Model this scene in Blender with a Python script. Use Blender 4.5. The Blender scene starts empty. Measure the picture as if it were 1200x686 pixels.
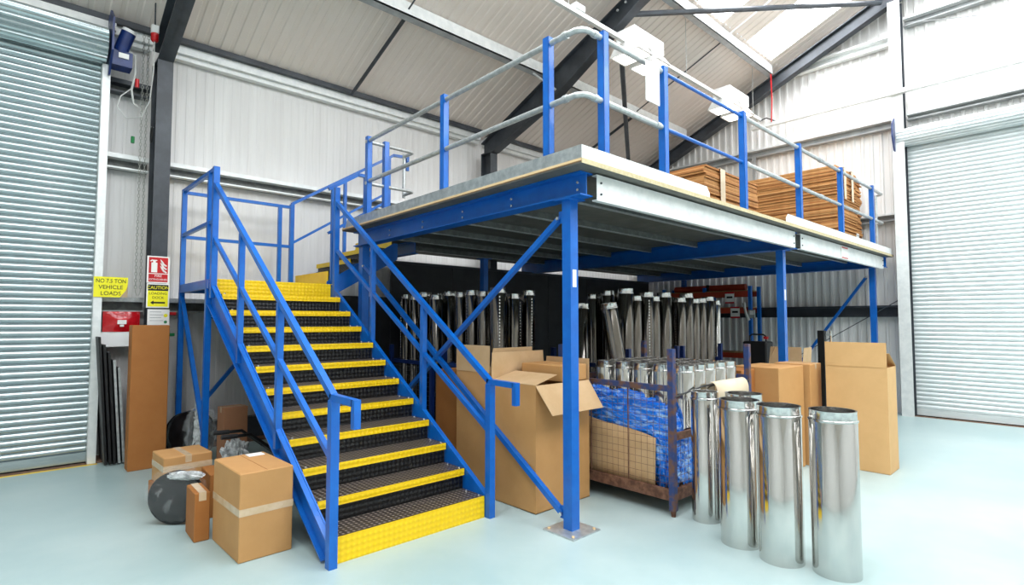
import bpy, math, random
from mathutils import Vector, Matrix, noise
random.seed(7)
S = bpy.context.scene
COL = S.collection
R = math.radians

# ------------------------------------------------------------------ camera
cam_d = bpy.data.cameras.new('camera'); cam = bpy.data.objects.new('camera', cam_d); COL.objects.link(cam)
cam_d.sensor_fit = 'HORIZONTAL'; cam_d.sensor_width = 36.0
cam_d.lens = 36.0 * 642.0 / 1200.0
cam_d.clip_end = 200
cam.location = (0, 0, 1.65)
cam.rotation_euler = (R(90 + 2.96), 0, R(47.1 - 90))
S.camera = cam

# ------------------------------------------------------------------ world, exposure
w = bpy.data.worlds.new('sky'); S.world = w; w.use_nodes = True
w.node_tree.nodes['Background'].inputs[0].default_value = (0.80, 0.90, 1.0, 1)
w.node_tree.nodes['Background'].inputs[1].default_value = 1.0
S.view_settings.view_transform = 'Standard'
S.view_settings.look = 'None'
S.view_settings.gamma = 1.0
S.view_settings.use_curve_mapping = False
S.view_settings.exposure = 1.0
ROOFLIGHT = 5.4     # brightness of the daylight coming through the rooflight sheets
LAMP = 3.0          # brightness of the lit lamp tubes
S.cycles.max_bounces = 8
S.cycles.diffuse_bounces = 5
S.cycles.glossy_bounces = 5
S.cycles.transparent_max_bounces = 12
S.cycles.sample_clamp_indirect = 6.0
S.cycles.use_denoising = True

# ------------------------------------------------------------------ materials
MATS = {}
def s2l(c):
    return tuple(((x / 12.92) if x <= 0.04045 else ((x + 0.055) / 1.055) ** 2.4) for x in (v / 255.0 for v in c))
def mat(name, c, c2=None, scale=4.0, rough=0.5, metal=0.0, bump=0.0, bscale=60.0, stretch=(1, 1, 1), lo=0.4, hi=0.62,
        emit=0.0, coat=0.0, rough2=None, alpha=1.0, trans=0.0, detail=5.0, spec=0.5):
    m = bpy.data.materials.new(name); m.use_nodes = True; nt = m.node_tree; N = nt.nodes; L = nt.links
    b = N['Principled BSDF']
    c = s2l(c)
    b.inputs['Base Color'].default_value = (*c, 1)
    b.inputs['Roughness'].default_value = rough
    b.inputs['Metallic'].default_value = metal
    b.inputs['Coat Weight'].default_value = coat
    b.inputs['Alpha'].default_value = alpha
    b.inputs['Transmission Weight'].default_value = trans
    b.inputs['Specular IOR Level'].default_value = spec
    if emit:
        b.inputs['Emission Color'].default_value = (*c, 1); b.inputs['Emission Strength'].default_value = emit
    tc = N.new('ShaderNodeTexCoord'); mp = N.new('ShaderNodeMapping'); L.new(tc.outputs['Object'], mp.inputs[0])
    mp.inputs['Scale'].default_value = stretch
    if c2 is not None:
        c2 = s2l(c2)
        nz = N.new('ShaderNodeTexNoise'); nz.inputs['Scale'].default_value = scale; nz.inputs['Detail'].default_value = detail
        nz.inputs['Roughness'].default_value = 0.62
        L.new(mp.outputs[0], nz.inputs['Vector'])
        rp = N.new('ShaderNodeValToRGB'); rp.color_ramp.elements[0].position = lo; rp.color_ramp.elements[1].position = hi
        rp.color_ramp.elements[0].color = (*c, 1); rp.color_ramp.elements[1].color = (*c2, 1)
        L.new(nz.outputs['Fac'], rp.inputs[0]); L.new(rp.outputs[0], b.inputs['Base Color'])
        if rough2 is not None:
            mr = N.new('ShaderNodeMapRange'); mr.inputs['From Min'].default_value = lo; mr.inputs['From Max'].default_value = hi
            mr.inputs['To Min'].default_value = rough; mr.inputs['To Max'].default_value = rough2
            L.new(nz.outputs['Fac'], mr.inputs[0]); L.new(mr.outputs[0], b.inputs['Roughness'])
    if bump:
        nb = N.new('ShaderNodeTexNoise'); nb.inputs['Scale'].default_value = bscale; nb.inputs['Detail'].default_value = 3
        L.new(mp.outputs[0], nb.inputs['Vector'])
        bp = N.new('ShaderNodeBump'); bp.inputs['Strength'].default_value = bump; bp.inputs['Distance'].default_value = 0.01
        L.new(nb.outputs['Fac'], bp.inputs['Height']); L.new(bp.outputs[0], b.inputs['Normal'])
    MATS[name] = m
    return m

def checker_mat(name, c, c2, rough, k=95.0, strength=0.6):
    """raised lozenge tread plate: dots of the plate pattern worn brighter, with relief"""
    m = bpy.data.materials.new(name); m.use_nodes = True; nt = m.node_tree; N = nt.nodes; L = nt.links
    b = N['Principled BSDF']; b.inputs['Roughness'].default_value = rough
    tc = N.new('ShaderNodeTexCoord'); sp = N.new('ShaderNodeSeparateXYZ'); L.new(tc.outputs['Object'], sp.inputs[0])
    def math_(op, a, bb):
        n = N.new('ShaderNodeMath'); n.operation = op
        for i, x in enumerate((a, bb)):
            if isinstance(x, (int, float)): n.inputs[i].default_value = x
            elif x is not None: L.new(x, n.inputs[i])
        return n.outputs[0]
    u = sp.outputs[0]; v = math_('ADD', sp.outputs[1], sp.outputs[2])
    s1 = math_('SINE', math_('MULTIPLY', math_('ADD', u, v), k), None)
    s2 = math_('SINE', math_('MULTIPLY', math_('SUBTRACT', u, v), k), None)
    pr = math_('MULTIPLY', s1, s2)
    rp = N.new('ShaderNodeValToRGB'); rp.color_ramp.elements[0].position = 0.30; rp.color_ramp.elements[1].position = 0.75
    rp.color_ramp.elements[0].color = (*s2l(c), 1); rp.color_ramp.elements[1].color = (*s2l(c2), 1)
    L.new(pr, rp.inputs[0]); L.new(rp.outputs[0], b.inputs['Base Color'])
    bp = N.new('ShaderNodeBump'); bp.inputs['Strength'].default_value = strength; bp.inputs['Distance'].default_value = 0.004
    L.new(pr, bp.inputs['Height']); L.new(bp.outputs[0], b.inputs['Normal'])
    MATS[name] = m

mat('floor_paint', (158, 182, 182), (182, 199, 197), scale=0.55, rough=0.32, bump=0.06, bscale=25, lo=0.36, hi=0.66, rough2=0.45)
mat('wall_sheet', (222, 219, 216), (232, 230, 227), scale=1.3, rough=0.42, stretch=(6, 6, 0.4), lo=0.3, hi=0.7)
mat('gable_sheet', (228, 226, 222), (238, 236, 233), scale=1.3, rough=0.40, stretch=(4, 4, 0.4), lo=0.3, hi=0.7)
mat('roof_liner', (234, 222, 212), (240, 229, 220), scale=1.0, rough=0.5, lo=0.3, hi=0.7)
mat('rooflight', (246, 250, 255), emit=ROOFLIGHT, rough=0.4)
mat('galvanised', (176, 180, 180), (206, 209, 208), scale=22, rough=0.42, metal=0.55, lo=0.35, hi=0.65)
mat('galv_white', (224, 226, 224), (236, 237, 234), scale=9, rough=0.4, metal=0.15)
mat('galv_plate', (168, 174, 176), (204, 208, 208), scale=14, rough=0.38, metal=0.6, lo=0.35, hi=0.65)
mat('joist_grey', (92, 94, 92), (112, 114, 111), scale=12, rough=0.5, metal=0.4)
mat('steel_grey', (50, 54, 60), (66, 71, 77), scale=3, rough=0.42, bump=0.03)
mat('steel_light', (150, 152, 152), (172, 174, 173), scale=4, rough=0.45, metal=0.2)
mat('slat', (166, 178, 180), (184, 193, 194), scale=3, rough=0.20, metal=0.75, stretch=(1, 1, 8))
mat('slat_white', (214, 220, 220), (228, 232, 231), scale=3, rough=0.3, metal=0.35, stretch=(1, 1, 8))
mat('blue', (0, 94, 184), (2, 103, 194), scale=7, rough=0.36, spec=0.5, coat=0.15)
mat('blue_motor', (18, 42, 98), (24, 50, 110), scale=9, rough=0.35)
checker_mat('yellow', (245, 200, 0), (252, 212, 8), 0.38, k=75.0, strength=0.55)
mat('yellow_plain', (243, 206, 6), (236, 196, 4), scale=8, rough=0.4)
checker_mat('tread_black', (54, 46, 41), (150, 137, 126), 0.38, k=78.0, strength=0.7)
checker_mat('riser_black', (17, 16, 16), (30, 28, 27), 0.40, k=78.0, strength=0.7)
mat('zinc', (226, 228, 228), rough=0.25, metal=0.8)
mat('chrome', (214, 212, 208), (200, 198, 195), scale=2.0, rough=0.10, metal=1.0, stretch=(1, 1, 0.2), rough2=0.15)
mat('chrome_shaded', (128, 122, 116), (104, 98, 93), scale=3.0, rough=0.13, metal=1.0, stretch=(1, 1, 0.3), rough2=0.2)  # chrome darkened: dim reflections under the deck put into its colour
mat('chrome_rim', (198, 195, 192), (222, 220, 217), scale=40, rough=0.17, metal=1.0, bump=0.15, bscale=30)
mat('tube_dark', (40, 38, 36), rough=0.6, metal=0.4)
mat('card_light', (212, 168, 112), (216, 172, 116), scale=6, rough=0.72, bump=0.05, bscale=90)
mat('card', (192, 142, 86), (196, 146, 90), scale=6, rough=0.72, bump=0.05, bscale=90)
mat('card_brown', (164, 102, 44), (168, 106, 48), scale=6, rough=0.72, bump=0.05, bscale=90)
mat('card_red', (168, 116, 82), (172, 120, 86), scale=6, rough=0.72, bump=0.05, bscale=90)
mat('card_inner', (196, 160, 116), (206, 172, 130), scale=3, rough=0.75)
mat('card_pale', (226, 204, 172), (232, 212, 184), scale=3, rough=0.7)
mat('sheet_a', (190, 134, 76), (178, 122, 66), scale=14, rough=0.75, bump=0.4, bscale=60)
mat('sheet_b', (172, 114, 60), (160, 104, 52), scale=14, rough=0.75, bump=0.4, bscale=60)
mat('sheet_c', (206, 152, 94), (194, 140, 82), scale=14, rough=0.75, bump=0.4, bscale=60)
mat('tape', (206, 178, 142), (216, 190, 158), scale=10, rough=0.2)
mat('paper', (240, 238, 234), rough=0.6)
mat('ply', (232, 198, 146), (240, 210, 164), scale=10, rough=0.65, stretch=(0.3, 0.3, 20))
mat('ply_dark', (150, 112, 74), rough=0.7)
mat('chipboard', (196, 180, 140), (208, 194, 156), scale=30, rough=0.7)
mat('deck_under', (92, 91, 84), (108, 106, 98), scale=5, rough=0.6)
mat('rust', (84, 52, 38), (126, 88, 66), scale=16, rough=0.8, bump=0.2, bscale=60)
mat('rust_blue', (40, 62, 112), (106, 74, 58), scale=11, rough=0.6, bump=0.15, bscale=50, lo=0.46, hi=0.6)
mat('film_blue', (16, 128, 240), (190, 226, 252), scale=16, rough=0.10, bump=0.8, bscale=30, coat=0.6, lo=0.49, hi=0.70, stretch=(1, .35, 1.8))  # pale second colour paints highlights onto the crumpled folds
mat('film_white', (222, 224, 224), (150, 150, 150), scale=16, rough=0.15, bump=0.8, bscale=20, coat=0.4)
mat('black', (14, 14, 15), rough=0.5)
mat('black_gloss', (12, 12, 13), (30, 30, 32), scale=7, rough=0.16, bump=0.5, bscale=14)
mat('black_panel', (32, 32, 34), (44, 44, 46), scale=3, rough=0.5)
mat('white_plastic', (242, 242, 240), rough=0.4)
mat('lamp_lit', (255, 253, 244), emit=LAMP, rough=0.4)
mat('lamp_body', (246, 245, 242), rough=0.35)
mat('red', (196, 16, 22), rough=0.35)
mat('red_film', (176, 6, 18), (206, 30, 40), scale=6, rough=0.14, bump=0.5, bscale=9)
mat('green', (10, 120, 60), rough=0.4)
mat('sign_yellow', (246, 236, 30), rough=0.35)
mat('sign_black', (16, 16, 16), rough=0.4)
mat('orange_beam', (176, 60, 34), (160, 52, 30), scale=4, rough=0.5)
mat('timber', (150, 116, 78), (170, 134, 94), scale=6, rough=0.75, stretch=(1, 8, 8))
mat('dirt', (104, 76, 60), (140, 108, 88), scale=14, rough=0.9, bump=0.4, bscale=40)
mat('cable_grey', (190, 190, 186), rough=0.4)
mat('chain', (186, 186, 180), rough=0.35, metal=0.7)
def film_clear():
    m = bpy.data.materials.new('film_clear'); m.use_nodes = True; N = m.node_tree.nodes; L = m.node_tree.links
    b = N['Principled BSDF']; b.inputs['Roughness'].default_value = 0.12; b.inputs['Base Color'].default_value = (.9, .9, .9, 1)
    tr = N.new('ShaderNodeBsdfTransparent'); mx = N.new('ShaderNodeMixShader')
    tc = N.new('ShaderNodeTexCoord'); nz = N.new('ShaderNodeTexNoise'); nz.inputs['Scale'].default_value = 6; nz.inputs['Detail'].default_value = 2.5; nz.inputs['Distortion'].default_value = 3.0
    L.new(tc.outputs['Object'], nz.inputs['Vector'])
    rp = N.new('ShaderNodeValToRGB'); rp.color_ramp.elements[0].position = .60; rp.color_ramp.elements[1].position = .86
    rp.color_ramp.elements[0].color = (.05, .05, .05, 1); rp.color_ramp.elements[1].color = (.35, .35, .35, 1)
    L.new(nz.outputs['Fac'], rp.inputs[0]); L.new(rp.outputs[0], mx.inputs[0])
    bp = N.new('ShaderNodeBump'); bp.inputs['Strength'].default_value = .4; bp.inputs['Distance'].default_value = .02
    L.new(nz.outputs['Fac'], bp.inputs['Height']); L.new(bp.outputs[0], b.inputs['Normal'])
    L.new(tr.outputs[0], mx.inputs[1]); L.new(b.outputs[0], mx.inputs[2]); L.new(mx.outputs[0], N['Material Output'].inputs[0])
    MATS['film_clear'] = m
film_clear()

# ------------------------------------------------------------------ mesh helpers
class MB:
    def __init__(s, origin=(0, 0, 0), xf=None):
        s.v = []; s.f = []; s.o = Vector(origin); s.xf = xf
    def add(s, vs, fs):
        n = len(s.v)
        for p in vs:
            q = s.xf(*p) if s.xf else p
            s.v.append((q[0] - s.o.x, q[1] - s.o.y, q[2] - s.o.z))
        s.f += [tuple(n + i for i in f) for f in fs]
        return s
    def box(s, x0, y0, z0, x1, y1, z1):
        vs = [(x, y, z) for z in (z0, z1) for (x, y) in ((x0, y0), (x1, y0), (x1, y1), (x0, y1))]
        return s.add(vs, [(3, 2, 1, 0), (4, 5, 6, 7), (0, 1, 5, 4), (1, 2, 6, 5), (2, 3, 7, 6), (3, 0, 4, 7)])
    def cbox(s, x0, y0, z0, x1, y1, z1, c=0.006):
        lo = (x0, y0, z0); hi = (x1, y1, z1); vs = []; idx = {}
        for sx in (0, 1):
            for sy in (0, 1):
                for sz in (0, 1):
                    for ax in range(3):
                        p = []
                        for k, t in enumerate((sx, sy, sz)):
                            base = hi[k] if t else lo[k]
                            p.append(base if k == ax else base + (-c if t else c))
                        idx[(sx, sy, sz, ax)] = len(vs); vs.append(tuple(p))
        fs = []
        for ax in range(3):
            o = [k for k in range(3) if k != ax]
            for t in (0, 1):
                q = []
                for a, b in ((0, 0), (1, 0), (1, 1), (0, 1)):
                    k = [0, 0, 0]; k[ax] = t; k[o[0]] = a; k[o[1]] = b
                    q.append(idx[(*k, ax)])
                if (t == 1) != (ax != 1): q = q[::-1]
                fs.append(tuple(q))
        for ax in range(3):           # edges along ax
            o = [k for k in range(3) if k != ax]
            for a in (0, 1):
                for b in (0, 1):
                    q = []
                    for t, n in ((0, 0), (1, 0), (1, 1), (0, 1)):
                        k = [0, 0, 0]; k[ax] = t; k[o[0]] = a; k[o[1]] = b
                        q.append(idx[(*k, o[0] if n == 0 else o[1])])
                    fs.append(tuple(q))
        for sx in (0, 1):
            for sy in (0, 1):
                for sz in (0, 1):
                    fs.append(tuple(idx[(sx, sy, sz, a)] for a in range(3)))
        return s.add(vs, fs)
    def bar(s, p, q, w, h, up=(0, 0, 1)):
        p = Vector(p); q = Vector(q); d = (q - p).normalized(); u = Vector(up)
        if abs(d.dot(u)) > 0.999: u = Vector((0, 1, 0))
        r = d.cross(u).normalized(); u = r.cross(d).normalized()
        vs = []
        for e in (p, q):
            for a, b in ((-1, -1), (1, -1), (1, 1), (-1, 1)): vs.append(tuple(e + r * (a * w / 2) + u * (b * h / 2)))
        return s.add(vs, [(0, 3, 2, 1), (4, 5, 6, 7), (0, 1, 5, 4), (1, 2, 6, 5), (2, 3, 7, 6), (3, 0, 4, 7)])
    def tube(s, pts, r, n=10, cap=True):
        pts = [Vector(p) for p in pts]; rings = []; vs = []; fs = []
        up = None
        for i, p in enumerate(pts):
            d = (pts[min(i + 1, len(pts) - 1)] - pts[max(i - 1, 0)]).normalized()
            if up is None: up = Vector((0, 0, 1)) if abs(d.z) < 0.9 else Vector((1, 0, 0))
            a = d.cross(up).normalized(); b = a.cross(d).normalized(); up = b
            rr = r[i] if isinstance(r, (list, tuple)) else r
            rings.append(len(vs))
            for k in range(n):
                t = 2 * math.pi * k / n; vs.append(tuple(p + a * (rr * math.cos(t)) + b * (rr * math.sin(t))))
        for i in range(len(pts) - 1):
            for k in range(n):
                fs.append((i * n + k, i * n + (k + 1) % n, (i + 1) * n + (k + 1) % n, (i + 1) * n + k))
        if cap:
            fs.append(tuple(range(n))[::-1]); fs.append(tuple((len(pts) - 1) * n + k for k in range(n)))
        return s.add(vs, fs)
    def lathe(s, prof, n=24, c=(0, 0, 0), close=False):
        vs = []; fs = []
        for (r, z) in prof:
            for k in range(n):
                t = 2 * math.pi * k / n; vs.append((c[0] + r * math.cos(t), c[1] + r * math.sin(t), c[2] + z))
        m = len(prof)
        for i in range(m if close else m - 1):
            j = (i + 1) % m
            for k in range(n):
                fs.append((i * n + k, i * n + (k + 1) % n, j * n + (k + 1) % n, j * n + k))
        return s.add(vs, fs)
    def prism(s, poly, axis, a, b):
        """poly: 2-D points; axis 0: (y,z) polygon extruded in x, 1: (x,z) in y, 2: (x,y) in z"""
        def mk(p, t):
            return (t, p[0], p[1]) if axis == 0 else ((p[0], t, p[1]) if axis == 1 else (p[0], p[1], t))
        n = len(poly); vs = [mk(p, a) for p in poly] + [mk(p, b) for p in poly]
        fs = [tuple(range(n))[::-1], tuple(range(n, 2 * n))] + [(i, (i + 1) % n, n + (i + 1) % n, n + i) for i in range(n)]
        return s.add(vs, fs)
    def ell(s, c, r, n=16, m=10, rough=0.0, seed=0, fs_=3.0, ridged=False):
        vs = []; fs = []
        for i in range(m + 1):
            ph = math.pi * i / m
            for k in range(n):
                t = 2 * math.pi * k / n
                d = Vector((math.sin(ph) * math.cos(t), math.sin(ph) * math.sin(t), math.cos(ph)))
                w3 = d * fs_ + Vector((seed, seed * 1.7, 0))
                if ridged: q = 1.0 + rough * (0.5 - 1.6 * abs(noise.noise(w3)) + 0.5 - 1.3 * abs(noise.noise(w3 * 2.7)) - 0.7 * abs(noise.noise(w3 * 5.3)))
                else: q = 1.0 + (rough * noise.noise(w3) if rough else 0)
                vs.append((c[0] + r[0] * d.x * q, c[1] + r[1] * d.y * q, c[2] + r[2] * d.z * q))
        for i in range(m):
            for k in range(n): fs.append((i * n + k, (i + 1) * n + k, (i + 1) * n + (k + 1) % n, i * n + (k + 1) % n))
        return s.add(vs, fs)
    def build(s, name, material, parent=None, smooth=False, kind=None):
        me = bpy.data.meshes.new(name); me.from_pydata(s.v, [], s.f); me.validate(); me.update()
        import bmesh
        bm = bmesh.new(); bm.from_mesh(me); bmesh.ops.recalc_face_normals(bm, faces=bm.faces); bm.to_mesh(me); bm.free()
        me.materials.append(MATS[material])
        if smooth:
            for p in me.polygons: p.use_smooth = True
            try: me.set_sharp_from_angle(angle=R(38))
            except Exception: pass
        o = bpy.data.objects.new(name, me); COL.objects.link(o)
        if parent is not None: o.parent = parent
        if kind: o['kind'] = kind
        return o
def tag(o, label, cat, group=None):
    o['label'] = label; o['category'] = cat
    if group: o['group'] = group
    return o
def thing(name, label, cat, loc=(0, 0, 0), rz=0.0, group=None):
    o = bpy.data.objects.new(name, None); COL.objects.link(o); o.empty_display_size = 0.1
    o.location = loc; o.rotation_euler = (0, 0, rz)
    return tag(o, label, cat, group)
def struct(o):
    o['kind'] = 'structure'; return o
def sroot(name, loc=(0, 0, 0)):
    o = bpy.data.objects.new(name, None); COL.objects.link(o); o.location = loc; o.empty_display_size = 0.1
    return struct(o)
def copy_tree(src, parent=None):
    c = src.copy(); COL.objects.link(c)
    if parent is not None: c.parent = parent
    for ch in list(src.children): copy_tree(ch, c)
    return c
def inst(src, parent, loc):
    c = src.copy(); COL.objects.link(c); c.parent = parent; c.location = loc; return c
def text_mesh(s, size, material, parent, name='lettering', depth=0.0015, sx=1.0, align='CENTER'):
    cu = bpy.data.curves.new(name, 'FONT'); cu.body = s; cu.size = size; cu.extrude = depth; cu.align_x = align; cu.align_y = 'CENTER'
    to = bpy.data.objects.new(name, cu); COL.objects.link(to)
    dg = bpy.context.evaluated_depsgraph_get(); me = bpy.data.meshes.new_from_object(to.evaluated_get(dg))
    bpy.data.objects.remove(to); me.materials.clear(); me.materials.append(MATS[material])
    for v in me.vertices: v.co.x *= sx
    o = bpy.data.objects.new(name, me); COL.objects.link(o); o.parent = parent
    return o
ORD = ['first', 'second', 'third', 'fourth', 'fifth', 'sixth', 'seventh', 'eighth', 'ninth', 'tenth', 'eleventh', 'twelfth']

# ================================================================== SETTING
XG = 11.90      # gable sheeting plane
YL = 8.38       # left wall sheeting plane
XB = -8.0
def roof_z(y): return 5.36 + 0.43 * (8.2 - abs(y))
def raf_z(y): return 5.13 + 0.43 * (8.2 - abs(y))

struct(MB().box(XB, -YL, -0.15, XG, YL, 0.0).build('floor', 'floor_paint'))
bpy.data.objects['floor']['label'] = 'pale blue-grey painted concrete warehouse floor'

fl_ = bpy.data.objects['floor']
MB().box(-4.7, 7.93, 0.0, 0.86, 7.99, 0.0012).build('yellow_line', 'yellow_plain', fl_)
MB().box(-4.7, 7.99, 0.0, 0.86, 8.20, 0.0015).build('threshold', 'dirt', fl_)
MB().box(11.60, -2.4, 0.0, 11.85, 2.36, 0.0015).build('threshold', 'dirt', fl_)
def rib_profile(a0, a1, pitch, depth):
    """positions along the wall and their offset into the room"""
    out = []; n = int((a1 - a0) / pitch)
    for i in range(n + 1):
        a = a0 + i * pitch
        for t, d in ((0, 0), (0.55, 0), (0.65, depth), (0.90, depth)):
            if a + t * pitch <= a1: out.append((a + t * pitch, d))
    out.append((a1, 0)); return out
def rib_wall(name, axis, const, a0, a1, pitch, depth, sign, z1, material, z0=0.0):
    m = MB(); pr = rib_profile(a0, a1, pitch, depth); vs = []
    for a, d in pr:
        for z in (z0, z1(a)):
            vs.append((a, const - sign * d, z) if axis == 'x' else (const - sign * d, a, z))
    m.add(vs, [(2 * i, 2 * i + 2, 2 * i + 3, 2 * i + 1) for i in range(len(pr) - 1)])
    return struct(m.build(name, material))
wl = rib_wall('wall_left', 'x', YL, XB, XG, 0.115, 0.004, 1, lambda a: roof_z(YL), 'wall_sheet')
wb = rib_wall('wall_back', 'y', XG, -YL, YL, 0.150, 0.026, 1, lambda a: roof_z(a), 'gable_sheet')
rib_wall('wall_right', 'x', -YL, XB, XG, 0.30, 0.012, -1, lambda a: roof_z(YL), 'wall_sheet')
rib_wall('wall_front', 'y', XB, -YL, YL, 0.30, 0.012, -1, lambda a: roof_z(a), 'gable_sheet')

# roof slopes with rooflight openings (real holes between two purlins of each slope)
RL_Y0, RL_Y1 = 0.9, 4.42
RLX = [(-2.4, -1.3), (-0.2, 0.9), (2.0, 3.1), (4.2, 5.3), (6.1, 7.1), (8.35, 9.25), (10.25, 11.35)]
def roof_slope(sgn):
    m = MB()
    def quad_strip(x0, x1, ya, yb):
        pr = rib_profile(x0, x1, 0.155, -0.014); vs = []
        for x, d in pr:
            for y in (ya, yb): vs.append((x, sgn * y, roof_z(y) - d))
        m.add(vs, [(2 * i, 2 * i + 2, 2 * i + 3, 2 * i + 1) for i in range(len(pr) - 1)])
    quad_strip(XB, XG, RL_Y1, YL); quad_strip(XB, XG, 0.0, RL_Y0)
    x = XB
    for a, b in RLX + [(XG, XG)]:
        if a - x > 0.02: quad_strip(x, a, RL_Y0, RL_Y1)
        x = b
    return struct(m.build('ceiling', 'roof_liner'))
ceil = roof_slope(1); ceil2 = roof_slope(-1)
k = 0
for sgn in (1, -1):
    for a, b in RLX:
        k += 1
        m = MB(); pr = rib_profile(a, b, 0.155, -0.014); vs = []
        for x, d in pr:
            for y in (RL_Y0, RL_Y1): vs.append((x, sgn * y, roof_z(y) - d))
        m.add(vs, [(2 * i, 2 * i + 2, 2 * i + 3, 2 * i + 1) for i in range(len(pr) - 1)])
        o = struct(m.build('window_%d' % k, 'rooflight')); o['label'] = 'translucent rooflight sheet letting daylight in'

# ---------------------------------------------------------------- roller doors
SL = 0.0745
def slat_mesh(length, axis):
    prof = [(0.0, 0.0), (0.010, 0.004), (0.021, 0.020), (0.024, 0.036), (0.021, 0.052), (0.010, 0.066), (0.0, 0.0735)]
    m = MB(); vs = []
    for t in (0, length):
        for d, z in prof: vs.append((t, -d, z) if axis == 'x' else (-d, t, z))
    n = len(prof); m.add(vs, [(i, i + 1, n + i + 1, n + i) for i in range(n - 1)])
    return m
def roller_door(name, axis, const, a0, a1, zt, material, label, rc=0.19):
    root = sroot(name, (a0, const, 0) if axis == 'x' else (const, a0, 0)); root['label'] = label
    L = a1 - a0
    first = slat_mesh(L, axis).build('slat', material, root, smooth=True)
    n = int(zt / SL)
    first.location = (0, 0, 0.13)
    for i in range(1, n - 1): inst(first, root, (0, 0, 0.13 + i * SL))
    P = (lambda u, d, z: (u, -d, z)) if axis == 'x' else (lambda u, d, z: (-d, u, z))
    def bx(u0, d0, z0, u1, d1, z1):
        p, q = P(u0, d0, z0), P(u1, d1, z1)
        return MB().box(min(p[0], q[0]), min(p[1], q[1]), z0, max(p[0], q[0]), max(p[1], q[1]), z1)
    bx(0, -0.004, 0.02, L, 0.03, 0.13).build('bottom_rail', material, root)
    bx(0, 0.0, 0.0, L, 0.012, 0.02).build('floor_seal', 'black', root)
    # coiled curtain on the barrel: a facetted roll with slat steps
    prof = []
    NC = 72
    for i in range(NC):
        t = 2 * math.pi * i / NC; r = rc + (-0.016, 0.0, 0.012, 0.008)[i % 4]
        prof.append((rc - 0.03 + r * math.cos(t), zt - 0.02 + rc * 0.9 + r * math.sin(t)))
    m = MB(); vs = []
    for u in (0, L):
        for d, z in prof: vs.append(P(u, d, z))
    m.add(vs, [(i, (i + 1) % NC, NC + (i + 1) % NC, NC + i) for i in range(NC)])
    m.build('curtain_roll', material, root)
    return root, bx, P, L
d1, bx1, P1, L1 = roller_door('door_1', 'x', 8.12, -4.6, 0.80, 4.78, 'slat', 'grey-green steel roller shutter door in the left wall')
bx1(L1 - 0.03, -0.02, 0, L1 + 0.05, 0.12, 4.72).build('guide_rail', 'galv_white', d1)
bx1(-0.09, -0.02, 0, 0.0, 0.12, 4.72).build('guide_rail', 'galv_white', d1)
bx1(0, -0.05, 5.21, L1 + 0.1, 0.02, 5.30).build('head_trim', 'galv_white', d1)
pl = MB(); pl.prism([(-0.08, 4.62), (0.18, 4.58), (0.42, 4.80), (0.44, 5.18), (0.20, 5.36), (-0.08, 5.30)], 0, L1 + 0.02, L1 + 0.04)
pl.v = [(x, -y, z) for x, y, z in pl.v]; ep = pl.build('end_plate', 'blue_motor', d1)
mo = MB(); mo.tube([(L1 + 0.12, -0.24, 4.86), (L1 + 0.19, -0.30, 5.10)], 0.075, 18); mo.box(L1 + 0.04, -0.30, 4.68, L1 + 0.24, -0.10, 4.86); mo.box(L1 + 0.04, -0.26, 4.84, L1 + 0.14, -0.14, 5.02)
mt = mo.build('motor', 'blue_motor', d1, smooth=True)
MB().tube([(L1 + 0.19, -0.30, 5.10), (L1 + 0.20, -0.31, 5.135)], [0.082, 0.070], 18).build('motor_cap', 'white_plastic', mt, smooth=True)
MB().box(L1 + 0.10, -0.318, 4.77, L1 + 0.20, -0.301, 4.83).build('motor_plate', 'paper', mt)
d2, bx2, P2, L2 = roller_door('door_2', 'y', 11.74, -2.35, 2.36, 4.78, 'slat_white', 'pale grey steel roller shutter door in the gable wall', rc=0.15)
bx2(L2 - 0.02, -0.02, 0, L2 + 0.075, 0.11, 4.72).build('guide_rail', 'galv_white', d2)
bx2(-0.09, -0.02, 0, 0.0, 0.11, 4.72).build('guide_rail', 'galv_white', d2)
pl = MB(); pl.prism([(-0.08, 4.60), (0.30, 4.66), (0.42, 4.90), (0.40, 5.12), (0.18, 5.30), (-0.08, 5.26)], 1, L2 + 0.02, L2 + 0.04)
pl.v = [(-x, y, z) for x, y, z in pl.v]; pl.build('end_plate', 'blue_motor', d2)

# ---------------------------------------------------------------- girts, eaves, trims
def girt(parent, x0, x1, z0, z1, name='girt', material='galv_white', y0=8.20, y1=8.36):
    g_ = MB().box(x0, y0, z1 - 0.055, x1, y1, z1).build(name, material, parent)
    m = MB(); m.box(x0, y1 - 0.03, z0, x1, y1, z1 - 0.055); m.build('girt_web', 'joist_grey', g_)
    MB().box(x0, y0 + 0.02, z0, x1, y1 - 0.03, z0 + 0.02).build('girt_lip', material, g_)
    return g_
for (x0, x1) in ((0.86, 1.30), (1.48, 6.78), (6.96, 11.6)):
    girt(wl, x0, x1, 3.54, 3.72)
    girt(wl, x0, x1, 1.76, 1.94, material='galvanised')
girt(wl, 0.84, 1.30, 4.50, 4.66, material='steel_grey')
for (x0, x1) in ((-8, -4.2), (-4.0, 1.30), (1.48, 6.78), (6.96, 11.6)):
    m = MB(); m.box(x0, 8.20, 5.205, x1, 8.36, 5.315); m.box(x0, 8.26, 5.14, x1, 8.36, 5.205); m.build('eaves_channel', 'galv_white', wl)
    MB().prism([(8.12, 5.315), (8.30, 5.315), (8.12, 5.385)], 0, x0, x1).build('eaves_beam', 'steel_grey', wl)
MB().box(0.86, 8.0, 0.0, 11.6, 8.37, 0.02).build('edge_strip', 'dirt', wl)
MB().box(1.55, 8.22, 0.02, 11.6, 8.37, 0.30).build('base_rail', 'steel_grey', wl)
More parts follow.
